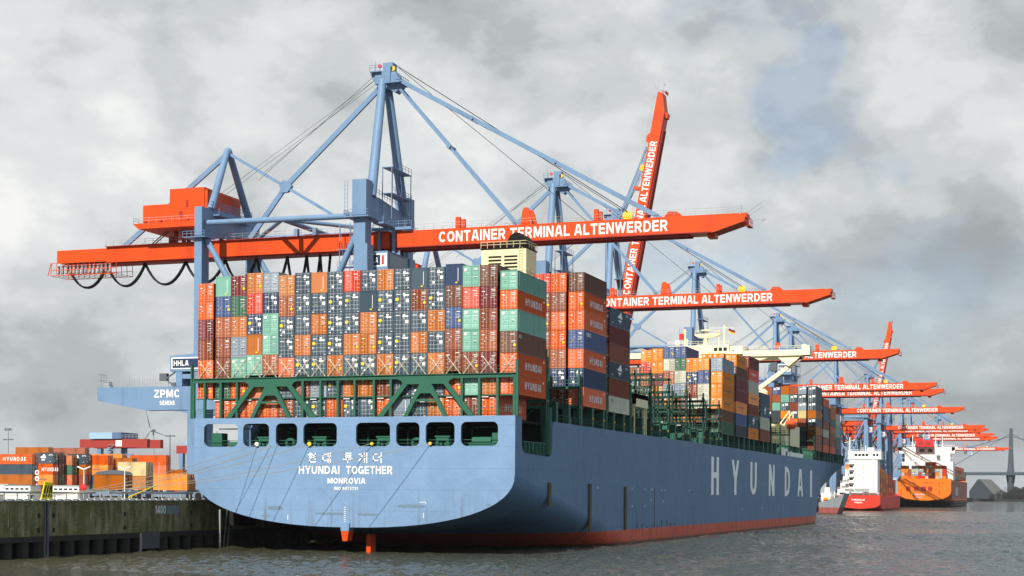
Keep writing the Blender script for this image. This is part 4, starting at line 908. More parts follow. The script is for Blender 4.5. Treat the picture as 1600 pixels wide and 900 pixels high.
# far containers: too many and too small to tell one by one
far = MB(); farkeys = []
def fk(c):
    if c not in farkeys: farkeys.append(c)
    return farkeys.index(c)
def farbox(x, y, z, h, c, w=2.4, L=12.1):
    i = fk(c); far.box(x, y, z, x + w, y + L, z + h - .06, i)
    if c in 'BUVW':
        j = fk('#'); far.box(x + w * .2, y - .03, z + h * .55, x + w * .42, y - .01, z + h * .75, j); far.box(x + w * .55, y - .03, z + h * .6, x + w * .9, y - .01, z + h * .85, j)
    for q in (.12, .34, .52, .7, .9): far.box(x + w * q, y - .02, z + .1, x + w * q + .05, y - .005, z + h - .15, fk('#') if c in 'BVU' and q < .6 else i)
for y, cols in ((262, {19: 'BBBKBKRR', 18: 'WBWLSDDD', 17: 'SBRBYDDD', 16: 'KTBYDDDD', 15: 'USTDDDDD', 14: 'SSRBDDDD'}), (276.8, {19: 'OBBRCRO', 18: 'OKBRCRO', 17: 'RKBRCRO'}), (291.6, {19: 'KKBKRRO'}), (306.3, {19: 'CCTTGGV', 18: 'CCTTGGV', 17: 'CCTTGGV'})):
    for c, seq in cols.items():
        z = 21.4; n = len(seq); top = {262: 40.3, 276.8: 37.6, 291.6: 36.2, 306.3: 34.6}[y]; hh = (top - 21.4) / n
        for s in seq[::-1]: farbox(colx(c) - (y > 300) * .6, y, z, hh, s); z += hh

# ---------------------------------------------------------------- container cranes (local: X over the water, Z up from the quay)
RX = -30.0
def build_crane(label, y, raised=False, trolley=None, detail=True, par=None, cabin=4.5):
    t = thing('quay_crane', label, 'crane', (RX, y, 7.0), 0, 'container cranes along the quay')
    if not detail: t['group'] = 'container cranes along the quay'
    def B(mb, nm, m, p=t, **k): return mb.build(nm, m, p, **k)
    BL = M['blue']
    for sy in (-1, 1):
        a, b = (-11.2, -8.5) if sy < 0 else (8.5, 11.2)
        mb = MB(); mb.prism([(-1.5, 1.5), (1.5, 1.5), (1.9, 21), (1.35, 45), (1.35, 47.2), (-1.35, 47.2), (-1.4, 21), ], 'y', a, b); mb.box(-1.5, a + .05, 47.2, .9, b - .05, 52.4); mb.box(-1.75, a - .1, 52.4, 1.1, b, 59.1); B(mb, 'leg', BL)
        mb = MB(); mb.prism([(-36.4, 1.5), (-32.5, 1.5), (-32.2, 21), (-33.5, 24), (-33.5, 55.9), (-35.1, 55.9), (-35.1, 24), (-36.4, 17)], 'y', a, b); B(mb, 'leg', BL)
        mb = MB(); yy = (a, b)
        mb.prism([(-56.7, 18.9), (-45.9, 16.9), (-1.5, 16.9), (-1.5, 21.3), (-56.7, 21.5)], 'y', a - .06, b + .06); B(mb, 'portal_beam', BL)
        mb = MB(); mb.tube((-33, (a + b) / 2, 52.9), (-1.2, (a + b) / 2, 52.6), .55, n=12); B(mb, 'tie_tube', BL, smooth=True)
        mb = MB(); mb.tube((-33.2, (a + b) / 2, 49.6), (-15.5, (a + b) / 2, 21), .6, n=12); mb.tube((-1.2, (a + b) / 2, 49.8), (-15.5, (a + b) / 2, 21), .6, n=12); B(mb, 'brace', BL, smooth=True)
        mb = MB(); mb.box(-3, a - .3, .6, 3, b + .3, 1.6); mb.box(-38, a - .3, .6, -32, b + .3, 1.6)
        for x in (-2.4, -.8, .8, 2.4, -37.4, -35.8, -34.2, -32.6): mb.tube((x, a, .4), (x, b, .4), .4, n=10)
        B(mb, 'bogie', M['dgrey'])
    mb = MB(); mb.box(-.9, -8.5, 1.6, .9, 8.5, 3.6); mb.box(-35.3, -8.5, 1.6, -33.6, 8.5, 3.6); mb.box(-.9, -8.5, 17.5, .9, 8.5, 21); mb.box(-35.3, -8.5, 17.5, -33.6, 8.5, 21); B(mb, 'sill_beam', BL)
    mb = MB(); mb.prism([(-8.6, 52.2), (-8.6, 56.6), (-5, 56.6), (11.6, 55.0), (11.6, 51.7), (2, 52.4)], 'x', -.9, 1.0); B(mb, 'cross_beam', BL)
    mb = MB(); mb.prism([(-8.6, 50.4), (-8.6, 56), (11.6, 56.6), (11.6, 52.6)], 'x', -34.9, -33.6); B(mb, 'cross_beam', BL)
    mb = MB(); ym = 0; mb.tube((-17, -9.8, 52.8), (-17, 9.8, 52.8), .5, n=10)
    for x, sy in ((-33, 1), (-1.5, 1)): mb.tube((x, sy * 9.6, 52.7), (-17, -9.6, 52.8), .4, n=10)
    for x in (-19, -15): mb.box(x - .35, -.5, 50.7, x + .35, .5, 52.6)
    B(mb, 'cross_brace', BL, smooth=True)
    # A-frames
    mb = MB(); mb.tube((.6, -8, 56.4), (-.6, -.6, 80), .95, .8, 14); mb.tube((.9, 6.6, 55.2), (-.2, .6, 80), .95, .8, 14); B(mb, 'a_frame', BL, smooth=True)
    mb = MB(); mb.tube((-33.9, -7.2, 56), (-34.4, -.3, 68.8), .75, .65, 14); mb.tube((-34.1, 8.4, 56), (-34.4, .3, 68.8), .75, .65, 14); mb.ball((-34.4, 0, 68.7), .85, 12); B(mb, 'rear_a_frame', BL, smooth=True)
    mb = MB(); mb.box(-2.0, -1.2, 79.2, 1.2, 1.4, 81.6); mb.prism([(-3.2, 81.4), (2.2, 81.4), (3.4, 78.6), (2.2, 77.4), (-.5, 78.8), (-2.2, 79.6)], 'y', -.9, 1.1); mb.box(-2.8, -1.8, 81.4, -.6, 1.8, 81.6); mb.box(.4, -2.2, 79.0, 3.6, 2.2, 79.2)
    mb.rail((-2.8, -1.8, 81.6), (-.6, -1.8, 81.6), 1.1, .8, .07); mb.rail((.4, -2.2, 79.2), (3.6, -2.2, 79.2), 1.1, .8, .07); mb.rail((3.6, -2.2, 79.2), (3.6, 2.2, 79.2), 1.1, .8, .07); mb.tube((-2.4, 0, 81.5), (-2.4, 0, 84), .04, n=4); mb.box(-.4, -1.0, 81.6, 1.6, 1.0, 83.2)
    hd = B(mb, 'apex_head', BL)
    mb = MB(); mb.tube((1.6, -1.0, 82.0), (1.6, -.7, 82.0), .5, n=14); B(mb, 'sheave', M['yellow'], hd)
    mb = MB(); mb.tube((-1.0, -1.3, 82.6), (-1.0, -1.0, 82.6), .38, n=14); B(mb, 'motor', M['bright_red'], hd)
    # back stays with the crossing node plate
    mb = MB()
    for a, b in (((-.9, 0, 79.2), (-21.5, 0, 61.0)), ((-21.5, 0, 61.0), (-29.3, 0, 51.2)), ((-34.3, 0, 68.4), (-21.5, 0, 61)), ((-21.5, 0, 61), (-10.6, 0, 54.6)), ((-34.6, 0, 68.2), (-58.2, 0, 51.0))):
        w = .5 if a[0] > -30 and a != (-21.5, 0, 61) or b[0] < -25 else .4; mb.beam(a, b, .5, .95 if a[0] == -.9 or b[0] < -25 else .55)
    mb.prism([(-22.8, 61.4), (-22, 62.2), (-20.8, 62.1), (-20.0, 61), (-20.9, 59.9), (-22.3, 59.8)], 'y', -.4, .4); B(mb, 'back_stay', BL)
    mb = MB()
    for yy in (-.8, .8): mb.tube((-1.5, yy, 81.5), (-27, yy, 63.3 + yy), .045, n=4); mb.tube((-1.5, yy, 80.5), (-36, yy, 60), .04, n=4)
    B(mb, 'wire_rope', M['dgrey'])
    # fixed girder, machinery house
    G0, G1, GY = 47.55, 50.72, 2.2
    mb = MB(); mb.box(-61, -GY, G0, 1.8, GY, G1)
    for k in range(8): mb.box(-57 + k * 7.4, -GY - .03, G0, -56.9 + k * 7.4, -GY, G1)
    mb.prism([(-73, G0 + .4), (-61, G0 + .4), (-61, G1 - .25), (-73, G1 - .25)], 'y', -GY + .15, GY - .15); B(mb, 'girder', M['red'])
    mb = MB(); mb.box(-61, -GY - .55, G1 - .08, 1.8, -GY - .02, G1 + .04); mb.box(-72, GY * -.8, G0 - .05, 1.7, GY * .8, G0 - .3); B(mb, 'girder_walkway', M['duskred'])
    mb = MB(); mb.rail((-60.8, -GY - .5, G1 + .04), (1.8, -GY - .5, G1 + .04), 1.1, 1.8, .05); mb.rail((-60.8, GY, G1), (1.8, GY, G1), 1.1, 1.8, .05); B(mb, 'girder_rail', M['grey'])
    mb = MB(); mb.box(-44.4, -5.2, 54.3, -36.6, 8.5, 60.9); mb.box(-50.5, -5.2, 54.3, -44.42, 6, 58.0); mb.box(-36.58, -5.0, 54.3, -36.0, 8, 60.4); mh = B(mb, 'machinery_house', M['red'])
    mb = MB(); mb.prism([(-52.2, 54.25), (-51, 53.2), (-36.2, 53.2), (-36.2, 54.25)], 'y', -6.2, 9); B(mb, 'house_floor', M['red'], mh)
    mb = MB(); mb.box(-40.7, -5.3, 57.2, -40.2, -5.2, 58.6); mb.box(-42.2, -5.26, 55.2, -41.5, -5.2, 56.4); mb.box(-46, -5.24, 54.4, -45.9, -5.21, 55.2)
    for x in (-50, -46.5, -40.5): mb.box(x, -5.6, 54.5, x + .4, -5.25, 54.8)
    B(mb, 'hatch', M['duskred'], mh)
    mb = MB(); mb.rail((-52.1, -6.15, 54.25), (-36.3, -6.15, 54.25), 1.1, 1.6, .05); mb.rail((-52.1, -6.1, 54.25), (-52.1, 6, 54.25), 1.1, 1.6, .05); B(mb, 'house_rail', M['grey'], mh)
    mb = MB()
    for x in (-45.5, -43.7, -40.9, -38.0):
        for yy in (-1.8, 3): mb.box(x, yy, G1, x + .7, yy + .5, 53.3)
    mb.box(-46.9, -1.5, G1, -45.9, .5, G1 + 1.6); mb.beam((-50.2, -2.4, G1), (-46.8, -2.4, 53.2), .25, .12); mb.beam((-50.2, -1.6, G1), (-46.8, -1.6, 53.2), .25, .12)
    B(mb, 'house_support', M['duskred'])
    # cable basket at the landward end
    mb = MB()
    for i in range(13):
        x = -73.5 + i * 1.3; mb.beam((x, -3.4, G0 - 2.4), (x, -3.2, G0 + .1), .09, .09); mb.beam((x, -3.4, G0 - 2.4), (x, 2.6, G0 - 2.4), .08, .08); mb.beam((x, 2.6, G0 - 2.4), (x, 2.4, G0 + .1), .09, .09)
    for z in (G0 - 2.4, G0 - 1.3, G0 + .1): mb.beam((-73.5, -3.4, z), (-57.9, -3.4, z), .12, .12); mb.beam((-73.5, 2.6, z), (-57.9, 2.6, z), .1, .1)
    mb.beam((-74.2, -3.4, G0 - 2.4), (-73.5, -3.3, G0 + .2), .12, .12); B(mb, 'cable_basket', M['red'])
    mb = MB()
    for i in range(14): mb.box(-72.5 + i * .95, -2.6, G0 - 2, -72.1 + i * .95, -2.2, G0 - .3)
    B(mb, 'cable_carrier', M['grey'])
    ties = [-71.4, -62, -53, -43.6, -34.6, -27.6, -20.8, -16.6, -13.7, -11.5]
    mb = MB()
    for i, (a, b) in enumerate(zip(ties, ties[1:])):
        dr = 4.3 if i < 5 else 9.5
        for off in (0, .22):
            pts = []
            for j in range(13):
                q = j / 12; pts.append((a + (b - a) * q, -.6 + off * 2, G0 - .35 - dr * (1 - abs(2 * q - 1) ** (2.1 if i < 5 else 1.3)) - off * .5 * math.sin(PI * q)))
            mb.path(pts, .19, 6)
    B(mb, 'festoon_cable', M['black'], smooth=True)
    # boom
    bo = bpy.data.objects.new('boom', None)
    mb = MB(); mb.prism([(0, -1.58), (61.4, -1.58), (67.0, .15), (67.0, 1.0), (65.9, 1.58), (0, 1.58)], 'y', -GY, GY)
    for k in range(8): mb.box(4 + k * 7.6, -GY - .02, -1.58, 4.08 + k * 7.6, -GY, 1.58)
    bm_ = mb.build('boom', M['red'], t); bm_.location = (2.6, 0, G0 + 1.6)
    if raised: bm_.rotation_euler = (0, -R_(79.7), 0)
    mb = MB(); mb.box(0, -GY * .82, -1.62, 57.0, -GY * .5, -1.9); mb.box(0, GY * .5, -1.62, 57, GY * .82, -1.9); mb.box(0, -GY - .04, -1.58, 61, -GY - .12, -1.38); B(mb, 'trolley_rail', M['duskred'], bm_)
    mb = MB(); mb.text('CONTAINER TERMINAL ALTENWERDER', (9.3, -GY - .03, -.93), (1, 0, 0), (0, 0, 1), 43.9, 2.0, bold=.03); B(mb, 'lettering', M['white'], bm_)
    mb = MB(); mb.rail((.5, -GY, 1.6), (66, -GY, 1.6), 1.1, 1.9, .045); mb.rail((.5, GY, 1.6), (66, GY, 1.6), 1.1, 1.9, .045); mb.tube((66.6, -1, 1.4), (70.0, -1, 3.6), .06, n=5); mb.tube((66.6, 1, 1.4), (69.5, 1, 3.0), .06, n=5); mb.tube((67, 0, .6), (70.5, 0, .6), .05, n=5); mb.box(69.6, -.15, .3, 70, .15, .9); mb.tube((66, 0, 1.5), (66, 0, 3.4), .06, n=4); B(mb, 'boom_rail', M['grey'], bm_)
    mb = MB(); mb.box(67.0, -1.6, -.6, 67.8, 1.6, -.5); mb.box(66.2, -1.6, .9, 67.2, 1.6, 1.7); mb.rail((67.7, -1.6, -.5), (67.7, 1.6, -.5), 1.3, .9, .07); B(mb, 'tip_platform', M['red'], bm_); mb = MB(); mb.box(60.2, -1.2, -2.3, 61.6, 1.2, -1.58); mb.box(58.9, -GY - .06, -1.5, 60.3, -GY - .01, -.5); B(mb, 'buffer', M['red'], bm_)
    for x, h, w in ((12.8, 2.2, .9), (39.7, 2.2, .8)): mb = MB(); mb.box(x - w / 2, -1.6, 1.58, x + w / 2, -.9, 1.58 + h); mb.box(x - w / 2, .9, 1.58, x + w / 2, 1.6, 1.58 + h); B(mb, 'boom_bracket', M['red'], bm_)
    mb = MB(); mb.prism([(25.2, 1.58), (27.6, 1.58), (26.9, 4.2), (26.6, 4.8), (25.9, 4.8), (25.6, 4.2)], 'y', -1.7, -1.1); mb.prism([(25.2, 1.58), (27.6, 1.58), (26.9, 4.2), (26.6, 4.8), (25.9, 4.8), (25.6, 4.2)], 'y', 1.1, 1.7); B(mb, 'boom_bracket', M['red'], bm_); mb = MB()
    mb.prism([(52.4, 1.58), (55.6, 1.58), (54.8, 2.5), (53.2, 2.6)], 'y', -1.8, 1.8); B(mb, 'boom_bracket', M['red'], bm_)
    mb = MB(); mb.tube((45.6, -1.4, 2.3), (45.6, -1.0, 2.3), .95, n=16); B(mb, 'sheave', M['yellow'], bm_)
    # fore stays
    mb = MB(); hx, hz = 2.6, G0 + 1.6
    if not raised:
        for yy in (-1.3, 1.3):
            mb = MB(); mb.beam((2.6, yy, 79.9), (51.6 + 2.6 - .5, yy, hz + 2.0), .32, .75); B(mb, 'fore_stay', BL)
            mb = MB(); mb.beam((2.4, yy * .6, 78.8), (24.2 + 2.6, yy, hz + 1.8), .28, .5); B(mb, 'inner_stay', BL)
        mb = MB()
        for q in (.3, .62): p = Vector((2.6, 0, 79.9)).lerp(Vector((53.7, 0, hz + 2)), q); mb.tube((p.x, -1.7, p.z), (p.x, 1.7, p.z), .42, n=10)
        p = Vector((2.4, 0, 78.8)).lerp(Vector((26.8, 0, hz + 1.8)), .45); mb.tube((p.x, -1.6, p.z), (p.x, 1.6, p.z), .4, n=10)
    else:
        def bp(u, v): c, s = math.cos(R_(79.7)), math.sin(R_(79.7)); return (hx + u * c - v * s, hz + u * s + v * c)
        x1, z1 = bp(51.6, 2); x2, z2 = bp(24, 2)
        for yy in (-1.3, 1.3): mb.beam((1.5, yy, 79.9), (x1, yy, z1), .32, .6); mb.beam((-1, yy, 79), (x2 - 3, yy, 58), .3, .4); mb.beam((x2 - 3, yy, 58), (x2, yy, z2), .28, .4); mb.tube((1.5, yy * .5, 80), bp(45, 2)[:1] + (yy * .5,) + bp(45, 2)[1:], .09, n=4)
        for yy in (-.9, .9): mb.beam((-2.2, yy, 79), (-2.4, yy, 53), .3, .3)
    B(mb, 'stay_link', BL)
    mb = MB()
    if not raised:
        for yy in (-.5, 0, .5): mb.tube((2.2, yy - .6, 82.6), (48.2, yy - 1.0, hz + 3.0), .07, n=4); 
        mb.tube((2.0, 1, 82.6), (40, 1, hz + 2), .05, n=4)
        B(mb, 'hoist_wire', M['dark'])
    SB = M['blue']
    mb = MB()
    for yy in (-11.4,):
        mb.box(-2.9, yy - .9, 52.0, 2.0, yy + 3.6, 52.2); mb.rail((-2.9, yy - .9, 52.2), (2, yy - .9, 52.2), 1.1, .8, .07); mb.rail((2, yy - .9, 52.2), (2, yy + 3.6, 52.2), 1.1, .8, .07); mb.rail((-2.9, yy - .9, 52.2), (-2.9, yy + 3.6, 52.2), 1.1, .8, .07)
        mb.box(-37.2, yy - .7, 49.9, -32.4, yy + 3.3, 50.05); mb.rail((-37.2, yy - .7, 50), (-32.4, yy - .7, 50), 1.1, .9, .07); mb.rail((-32.4, yy - .7, 50), (-32.4, yy + 3.3, 50), 1.1, .9, .07)
    for x in (-3.3, -2.7): mb.tube((x, -11.2, 52), (x, -11.2, 59), .05, n=4)
    for z in range(8): mb.beam((-3.3, -11.2, 52.5 + z * .8), (-2.7, -11.2, 52.5 + z * .8), .05, .05)
    B(mb, 'tower_walkway', SB); mb = MB()
    for x, yy in ((1.3, -4.5), (1.3, 0), (1.3, 4.5), (3.2, -4.5), (3.2, 4.5)): mb.beam((x, yy, 52), (x, yy, 62.6), .13, .13)
    for z in (57.5, 62.4): mb.box(1.2, -4.6, z, 3.3, 4.6, z + .15); mb.rail((3.3, -4.6, z + .15), (3.3, 4.6, z + .15), 1.1, 1.5, .06)
    mb.beam((3.2, -4.5, 62.4), (3.2, 0, 57.5), .12, .12); mb.beam((3.2, 0, 57.5), (3.2, 4.5, 52.5), .12, .12)
    B(mb, 'stair_tower', SB); mb = MB()
    mb.box(1.1, -8, 51.3, 3.2, 8, 51.6); mb.rail((3.2, -8, 51.6), (3.2, 8, 51.6), 1.2, .9, .08); mb.rail((1.1, -8, 57), (1.1, 8, 56), 1.1, 1.2, .06)
    mb.rail((-33.4, -8, 56.1), (-33.4, 8, 56.6), 1.3, .8, .09); mb.box(-33.5, -7, 54.8, -32.2, 6, 55.0); mb.rail((-32.2, -7, 55), (-32.2, 6, 55), 1.1, .9, .08)
    B(mb, 'walkway', SB); mb = MB()
    for x in (-7.6, -5.4):
        mb.beam((x, -4.4, 52.4), (x, -4.4, 40), .12, .12); mb.beam((x, -4.4, 52.4), (x + 1.5, -4.4, 40), .08, .08)
    for z in (41, 44, 47.3): mb.box(-8, -4.6, z, -3, -3, z + .12)
    mb.rail((-8, -4.6, 44), (-3, -4.6, 44), 1.1, .9, .06); mb.rail((-8, -4.6, 47.3), (-3, -4.6, 47.3), 1.1, .9, .06)
    for k in range(6): mb.box(-5 + (k % 3) * 1.1, -4.2, 42 + k * .8, -4.2 + (k % 3) * 1.1, -3.4, 42.9 + k * .8)
    B(mb, 'hanging_platform', SB)
    # trolley cabin with the sign panel
    X = trolley if trolley is not None else -.9
    mb = MB(); mb.box(X, -7.2, 42.6, X + 4.6, 2.2, 46.3); mb.box(X - .1, -7.3, 42.4, X + 4.7, 2.3, 42.6)
    for xx in (X + .4, X + 3.4):
        for yy in (-2.6, 1.8): mb.box(xx, yy, 46.3, xx + .5, yy + .5, 51.0)
    mb.box(X - 3, -3, 50.9, X + 7.5, -2.5, 51.4); mb.rail((X - 3, -3, 51.4), (X + 7.5, -3, 51.4), 1.1, 1.2, .07); mb.box(X - 1, -2.8, 50.8, X + 5, 2.8, 52.3) if detail and trolley else None
    cb = B(mb, 'trolley_cabin', BL)
    mb = MB(); mb.box(X + .1, -7.24, 43.4, X + 4.4, -7.21, 45.9); B(mb, 'sign_border', M['white'], cb)
    mb = MB(); mb.box(X + .3, -7.29, 43.7, X + 3.1, -7.26, 45.6); B(mb, 'sign_panel', M['navy'], cb)
    mb = MB(); mb.text('HHLA', (X + .45, -7.34, 44.1), (1, 0, 0), (0, 0, 1), 2.2, 1.0, bold=.03); B(mb, 'lettering', M['white'], cb)
    mb = MB(); mb.box(X + 3.4, -7.29, 43.8, X + 3.85, -7.26, 45.5); B(mb, 'sign_stripe', M['bright_red'], cb)
    mb = MB(); mb.box(X + 4.61, -6.4, 43.3, X + 4.66, 1.2, 45.8); B(mb, 'cabin_window', M['glass'], cb)
    mb = MB(); mb.box(X - 4.6, -2.6, 45.2, X - .2, 1.6, 48.0) if False else mb.box(X - 3.6, -1.8, 44.2, X - 1.2, 1.4, 47.2)
    for k in range(7): mb.beam((X - 4.5 + k * .6, -2, 43 + (k % 3)), (X - 3.6 + k * .6, 1, 47.4), .15, .15)
    B(mb, 'hoist_frame', M['dgrey'])
    # landward trolley on the portal beam
    mb = MB(); mb.prism([(-40.2, 24.3), (-29, 24.3), (-29, 28.2), (-40.2, 27.3)], 'y', -11.3, -6); mb.box(-39.0, -11.2, 21.5, -37.6, -6, 24.3); mb.box(-33, -11.2, 21.5, -31.6, -6, 24.3)
    mb.box(-38.5, -11.1, 22.9, -32, -6, 23.8); cb2 = B(mb, 'portal_trolley', BL)
    mb = MB(); mb.box(-39.9, -11.36, 24.75, -33.5, -11.33, 27.0); B(mb, 'sign_border', M['white'], cb2)
    mb = MB(); mb.box(-39.6, -11.42, 25.0, -34, -11.38, 26.75); B(mb, 'sign_panel', M['navy'], cb2)
    mb = MB(); mb.text('HHLA', (-39.3, -11.47, 25.35), (1, 0, 0), (0, 0, 1), 3.3, 1.05, bold=.03); B(mb, 'lettering', M['white'], cb2)
    mb = MB()
    for k in range(6): mb.beam((-36.9 + k * .6, -8, 21.6), (-36.4 + k * .6, -8, 23.4), .1, .1)
    mb.beam((-39.3, -11, 24.2), (-41.4, -11, 22.9), .25, .25); mb.beam((-41.4, -11, 22.9), (-39.6, -11, 21.6), .2, .2); mb.box(-42.6, -11.3, 22.6, -41.0, -10.4, 24.0); mb.box(-39.9, -11.2, 21.5, -38.9, -10.4, 22.2)
    B(mb, 'cable_arm', M['dgrey'])
    mb = MB(); mb.rail((-56.5, -11.2, 21.5), (-40, -11.2, 21.5), 1.5, 1.1, .05); mb.rail((-56.5, -8.4, 21.5), (-40, -8.4, 21.5), 1.5, 1.1, .05); mb.rail((-56.5, -11.2, 21.5), (-56.5, -8.4, 21.5), 2.6, .9, .06); mb.prism([(-55.8, 21.5), (-54.2, 21.5), (-54.6, 22.7), (-55.6, 22.7)], 'y', -10.6, -9.4); mb.beam((-55.2, -10, 22.9), (-53.3, -10, 22.8), .15, .1); B(mb, 'beam_rail', M['grey'])
    mb = MB(); mb.text('ZPMC', (-43.7, -11.3, 19.3), (1, 0, 0), (0, 0, 1), 5.6, 1.55, bold=.035); mb.text('SIEMENS', (-42.5, -11.3, 17.85), (1, 0, 0), (0, 0, 1), 3.4, .85, bold=.03); B(mb, 'beam_lettering', M['white'])
    return t
CR = [('nearest container crane, boom lowered over the stern of the blue ship', 77.4, False, None), ('second container crane along the quay, lowered boom above the ship funnel', 182.3, False, None),
      ('near container crane with its red boom raised upright against the clouds', 236.5, True, None), ('container crane above the cream bridge wing with its cabin out over the ship', 342.3, False, 30.0),
      ('container crane whose lowered boom runs above the foremost container stacks', 503.5, False, None), ('container crane just behind, its lettering half hidden below the boom in front', 545.0, False, None),
      ('container crane with lowered boom ending over the small red ship', 697.0, False, None), ('far container crane with its boom raised upright above the other booms', 848.0, True, None),
      ('container crane with lowered boom just above the orange ship', 925.0, False, None), ('dim far container crane, second boom above the orange ship', 978.0, False, 25.0),
      ('dim far container crane, third boom above the orange ship', 1070.0, False, None), ('dim far container crane, lowest boom tip above the white bridge of the orange ship', 1140.0, False, None),
      ('farthest container crane, its boom reaching in front of the bridge pylon', 1435.0, False, 30.0)]
first = {}
for lab, y, rz_, tr in CR:
    k = (rz_, tr)
    if k not in first: first[k] = build_crane(lab, y, rz_, tr); c_ = first[k]
    else: c_ = copy_tree(first[k]); c_['label'] = lab
    c_.location = (RX, y, 7.0)

# ---------------------------------------------------------------- container yard behind the quay (long sides face the river mouth)
def ystack(x, y, L, seq, texts=None, where='', z0=7.0, hs=None):
    """x,y = front right corner; seq from the ground up"""
    z = z0
    for i, s in enumerate(seq):
        h = (hs or [2.591] * len(seq))[i]; k = len(seq) - i
        lab = '%s container %s, %s' % (CC[s][1], where, 'topmost of its stack' if i == len(seq) - 1 and len(seq) > 1 else 'lowest of its stack' if i == 0 and len(seq) > 1 else ORD[k] + ' from the top' if len(seq) > 1 else 'standing alone')
        container((x, y + CW / 2, z), h, s, lab, 'containers in the quayside yard', L=L, rz=PI / 2, side=-1, text=(texts or {}).get(i))
        z += h
ystack(-154.5, 136.7, L40, 'OKBO', {3: 'HYUNDAI'}, 'at the left edge of the yard')
ystack(-131.5, 97.2, L20, 'C', {}, 'in front of the left yard stacks')
ystack(-140.7, 115.1, L20, 'R', {0: 'S\u00dcD'}, 'with large round lettering in the yard')
ystack(-165.6, 160.4, L20, 'NYOB', {2: 'HYUNDAI', 3: 'EAGLE', 1: HL}, 'in the eagle marked yard stack', hs=[2.591, 2.896, 2.896, 2.896])
ystack(-165.8, 163.5, L20, 'NGRN', {}, 'just behind the eagle marked stack', hs=[2.896] * 4)
ystack(-163.9, 166.6, L20, 'KOGK', {}, 'in the third row of the yard block', hs=[2.7, 2.7, 2.7, 2.7])
ystack(-161.6, 169.8, L20, 'NRKB', {3: 'EAGLE'}, 'in the fourth row of the yard block', hs=[2.591, 2.896, 2.896, 3.4 - .504])
ystack(-156.4, 172.6, L20, 'GVYO', {2: HL}, 'in the dark blue and orange yard stack', hs=[2.591, 2.896, 2.896, 2.591])
ystack(-151.0, 176.2, L20, 'NORK', {}, 'right of the dark blue and orange stack', hs=[2.591] * 4)
ystack(-158.8, 183.0, L40, 'NDGY', {}, 'in the yard stack behind the tan box', hs=[2.896, 2.896, 2.896, 2.896])
ystack(-151.5, 194.3, L40, 'CYOO', {}, 'in the long orange topped yard row', hs=[2.896] * 4)
ystack(-160.4, 217.7, L40, 'ROK', {}, 'in the rear yard row beside the stern')
ystack(-156.0, 223.0, L40, 'OYK', {}, 'in the last yard row beside the stern')
ystack(-203.1, 209.7, L40, 'RBNRK', {}, 'in the high back row at the left', hs=[2.896] * 5)
ystack(-195.5, 217.7, L40, 'NRORS', {}, 'in the high back row at the right', hs=[2.896] * 5)
print('individual containers', NB['n'])

def wheel(mb, x, y, z, r, w): mb.tube((x, y - w / 2, z), (x, y + w / 2, z), r, n=14)
def agv(x, y, label):
    t = thing('transport_vehicle', label, 'automated vehicle', (x, y, 7.0), 0, 'driverless container carriers on the quay')
    mb = MB(); mb.box(-7.2, -1.4, .75, 7.2, 1.4, 1.15); mb.box(-6.0, -1.45, .35, 6.0, 1.45, .75); mb.box(-7.4, -1.3, .6, -6.9, 1.3, 1.35); mb.box(6.9, -1.3, .6, 7.4, 1.3, 1.35); mb.build('chassis', paint('vehicle_blue_grey', (.16, .22, .30), .5, .3), t)
    for xx in (-5.2, -3.6, 3.6, 5.2):
        mb = MB(); wheel(mb, xx, -1.3, .55, .55, .5); wheel(mb, xx, 1.3, .55, .55, .5); mb.build('wheel_pair', M['black'], t)
    mb = MB(); mb.box(-3.3, -1.5, 1.15, -2.9, 1.5, 1.4); mb.box(2.9, -1.5, 1.15, 3.3, 1.5, 1.4); mb.build('bolster', M['dgrey'], t)
    return t
agv(-59.7, 31.6, 'low blue grey carrier under the ribbed orange container')
agv(-69.0, 52.7, 'low carrier under the tan and ochre containers')
agv(-38.0, 16.0, 'low carrier under the bright yellow orange container')
ystack(-56.6, 30.4, L20, 'K', {}, 'with a grey tarpaulin roof on a carrier', z0=8.42)
mb = MB(); mb.prism([(-62.7, 11.0), (-56.5, 11.0), (-57.2, 11.5), (-59.5, 11.75), (-61.8, 11.45)], 'y', 30.3, 33.0); tag(mb.build('tarpaulin', M['dgrey']), 'grey blue tarpaulin over the ribbed orange container', 'tarpaulin')
ystack(-66.0, 51.5, L20, 'AL', {}, 'loaded on a carrier beside the yard', z0=8.42)
ystack(-34.9, 14.8, L20, 'Y', {}, 'on a carrier right beside the stern', z0=8.42)

def car(x, y, m, label, van=False):
    t = thing('parked_van' if van else 'parked_car', label, 'van' if van else 'car', (x, y, 7.0), 0, 'vehicles parked behind the quay')
    mb = MB()
    if van: mb.prism([(-2.5, .35), (2.5, .35), (2.55, 1.1), (2.0, 1.3), (1.5, 2.05), (-2.45, 2.1)], 'y', -.95, .95)
    else: mb.prism([(-2.2, .3), (2.2, .3), (2.25, .75), (1.3, .9), (.7, 1.42), (-1.1, 1.45), (-1.8, .95), (-2.2, .9)], 'y', -.85, .85)
    mb.build('body', m, t)
    mb = MB()
    if van: mb.prism([(1.2, 1.3), (1.85, 1.3), (1.5, 1.9), (1.2, 1.9)], 'y', -.97, .97); mb.box(.1, -.965, 1.3, 1.1, .965, 1.85)
    else: mb.prism([(-1.5, .95), (1.1, .95), (.6, 1.36), (-1.0, 1.38)], 'y', -.865, .865)
    mb.build('window', M['glass'], t)
    for xx in (-1.4, 1.4):
        mb = MB(); wheel(mb, xx, -.8, .33, .33, .22); wheel(mb, xx, .8, .33, .33, .22); mb.build('wheel_pair', M['black'], t)
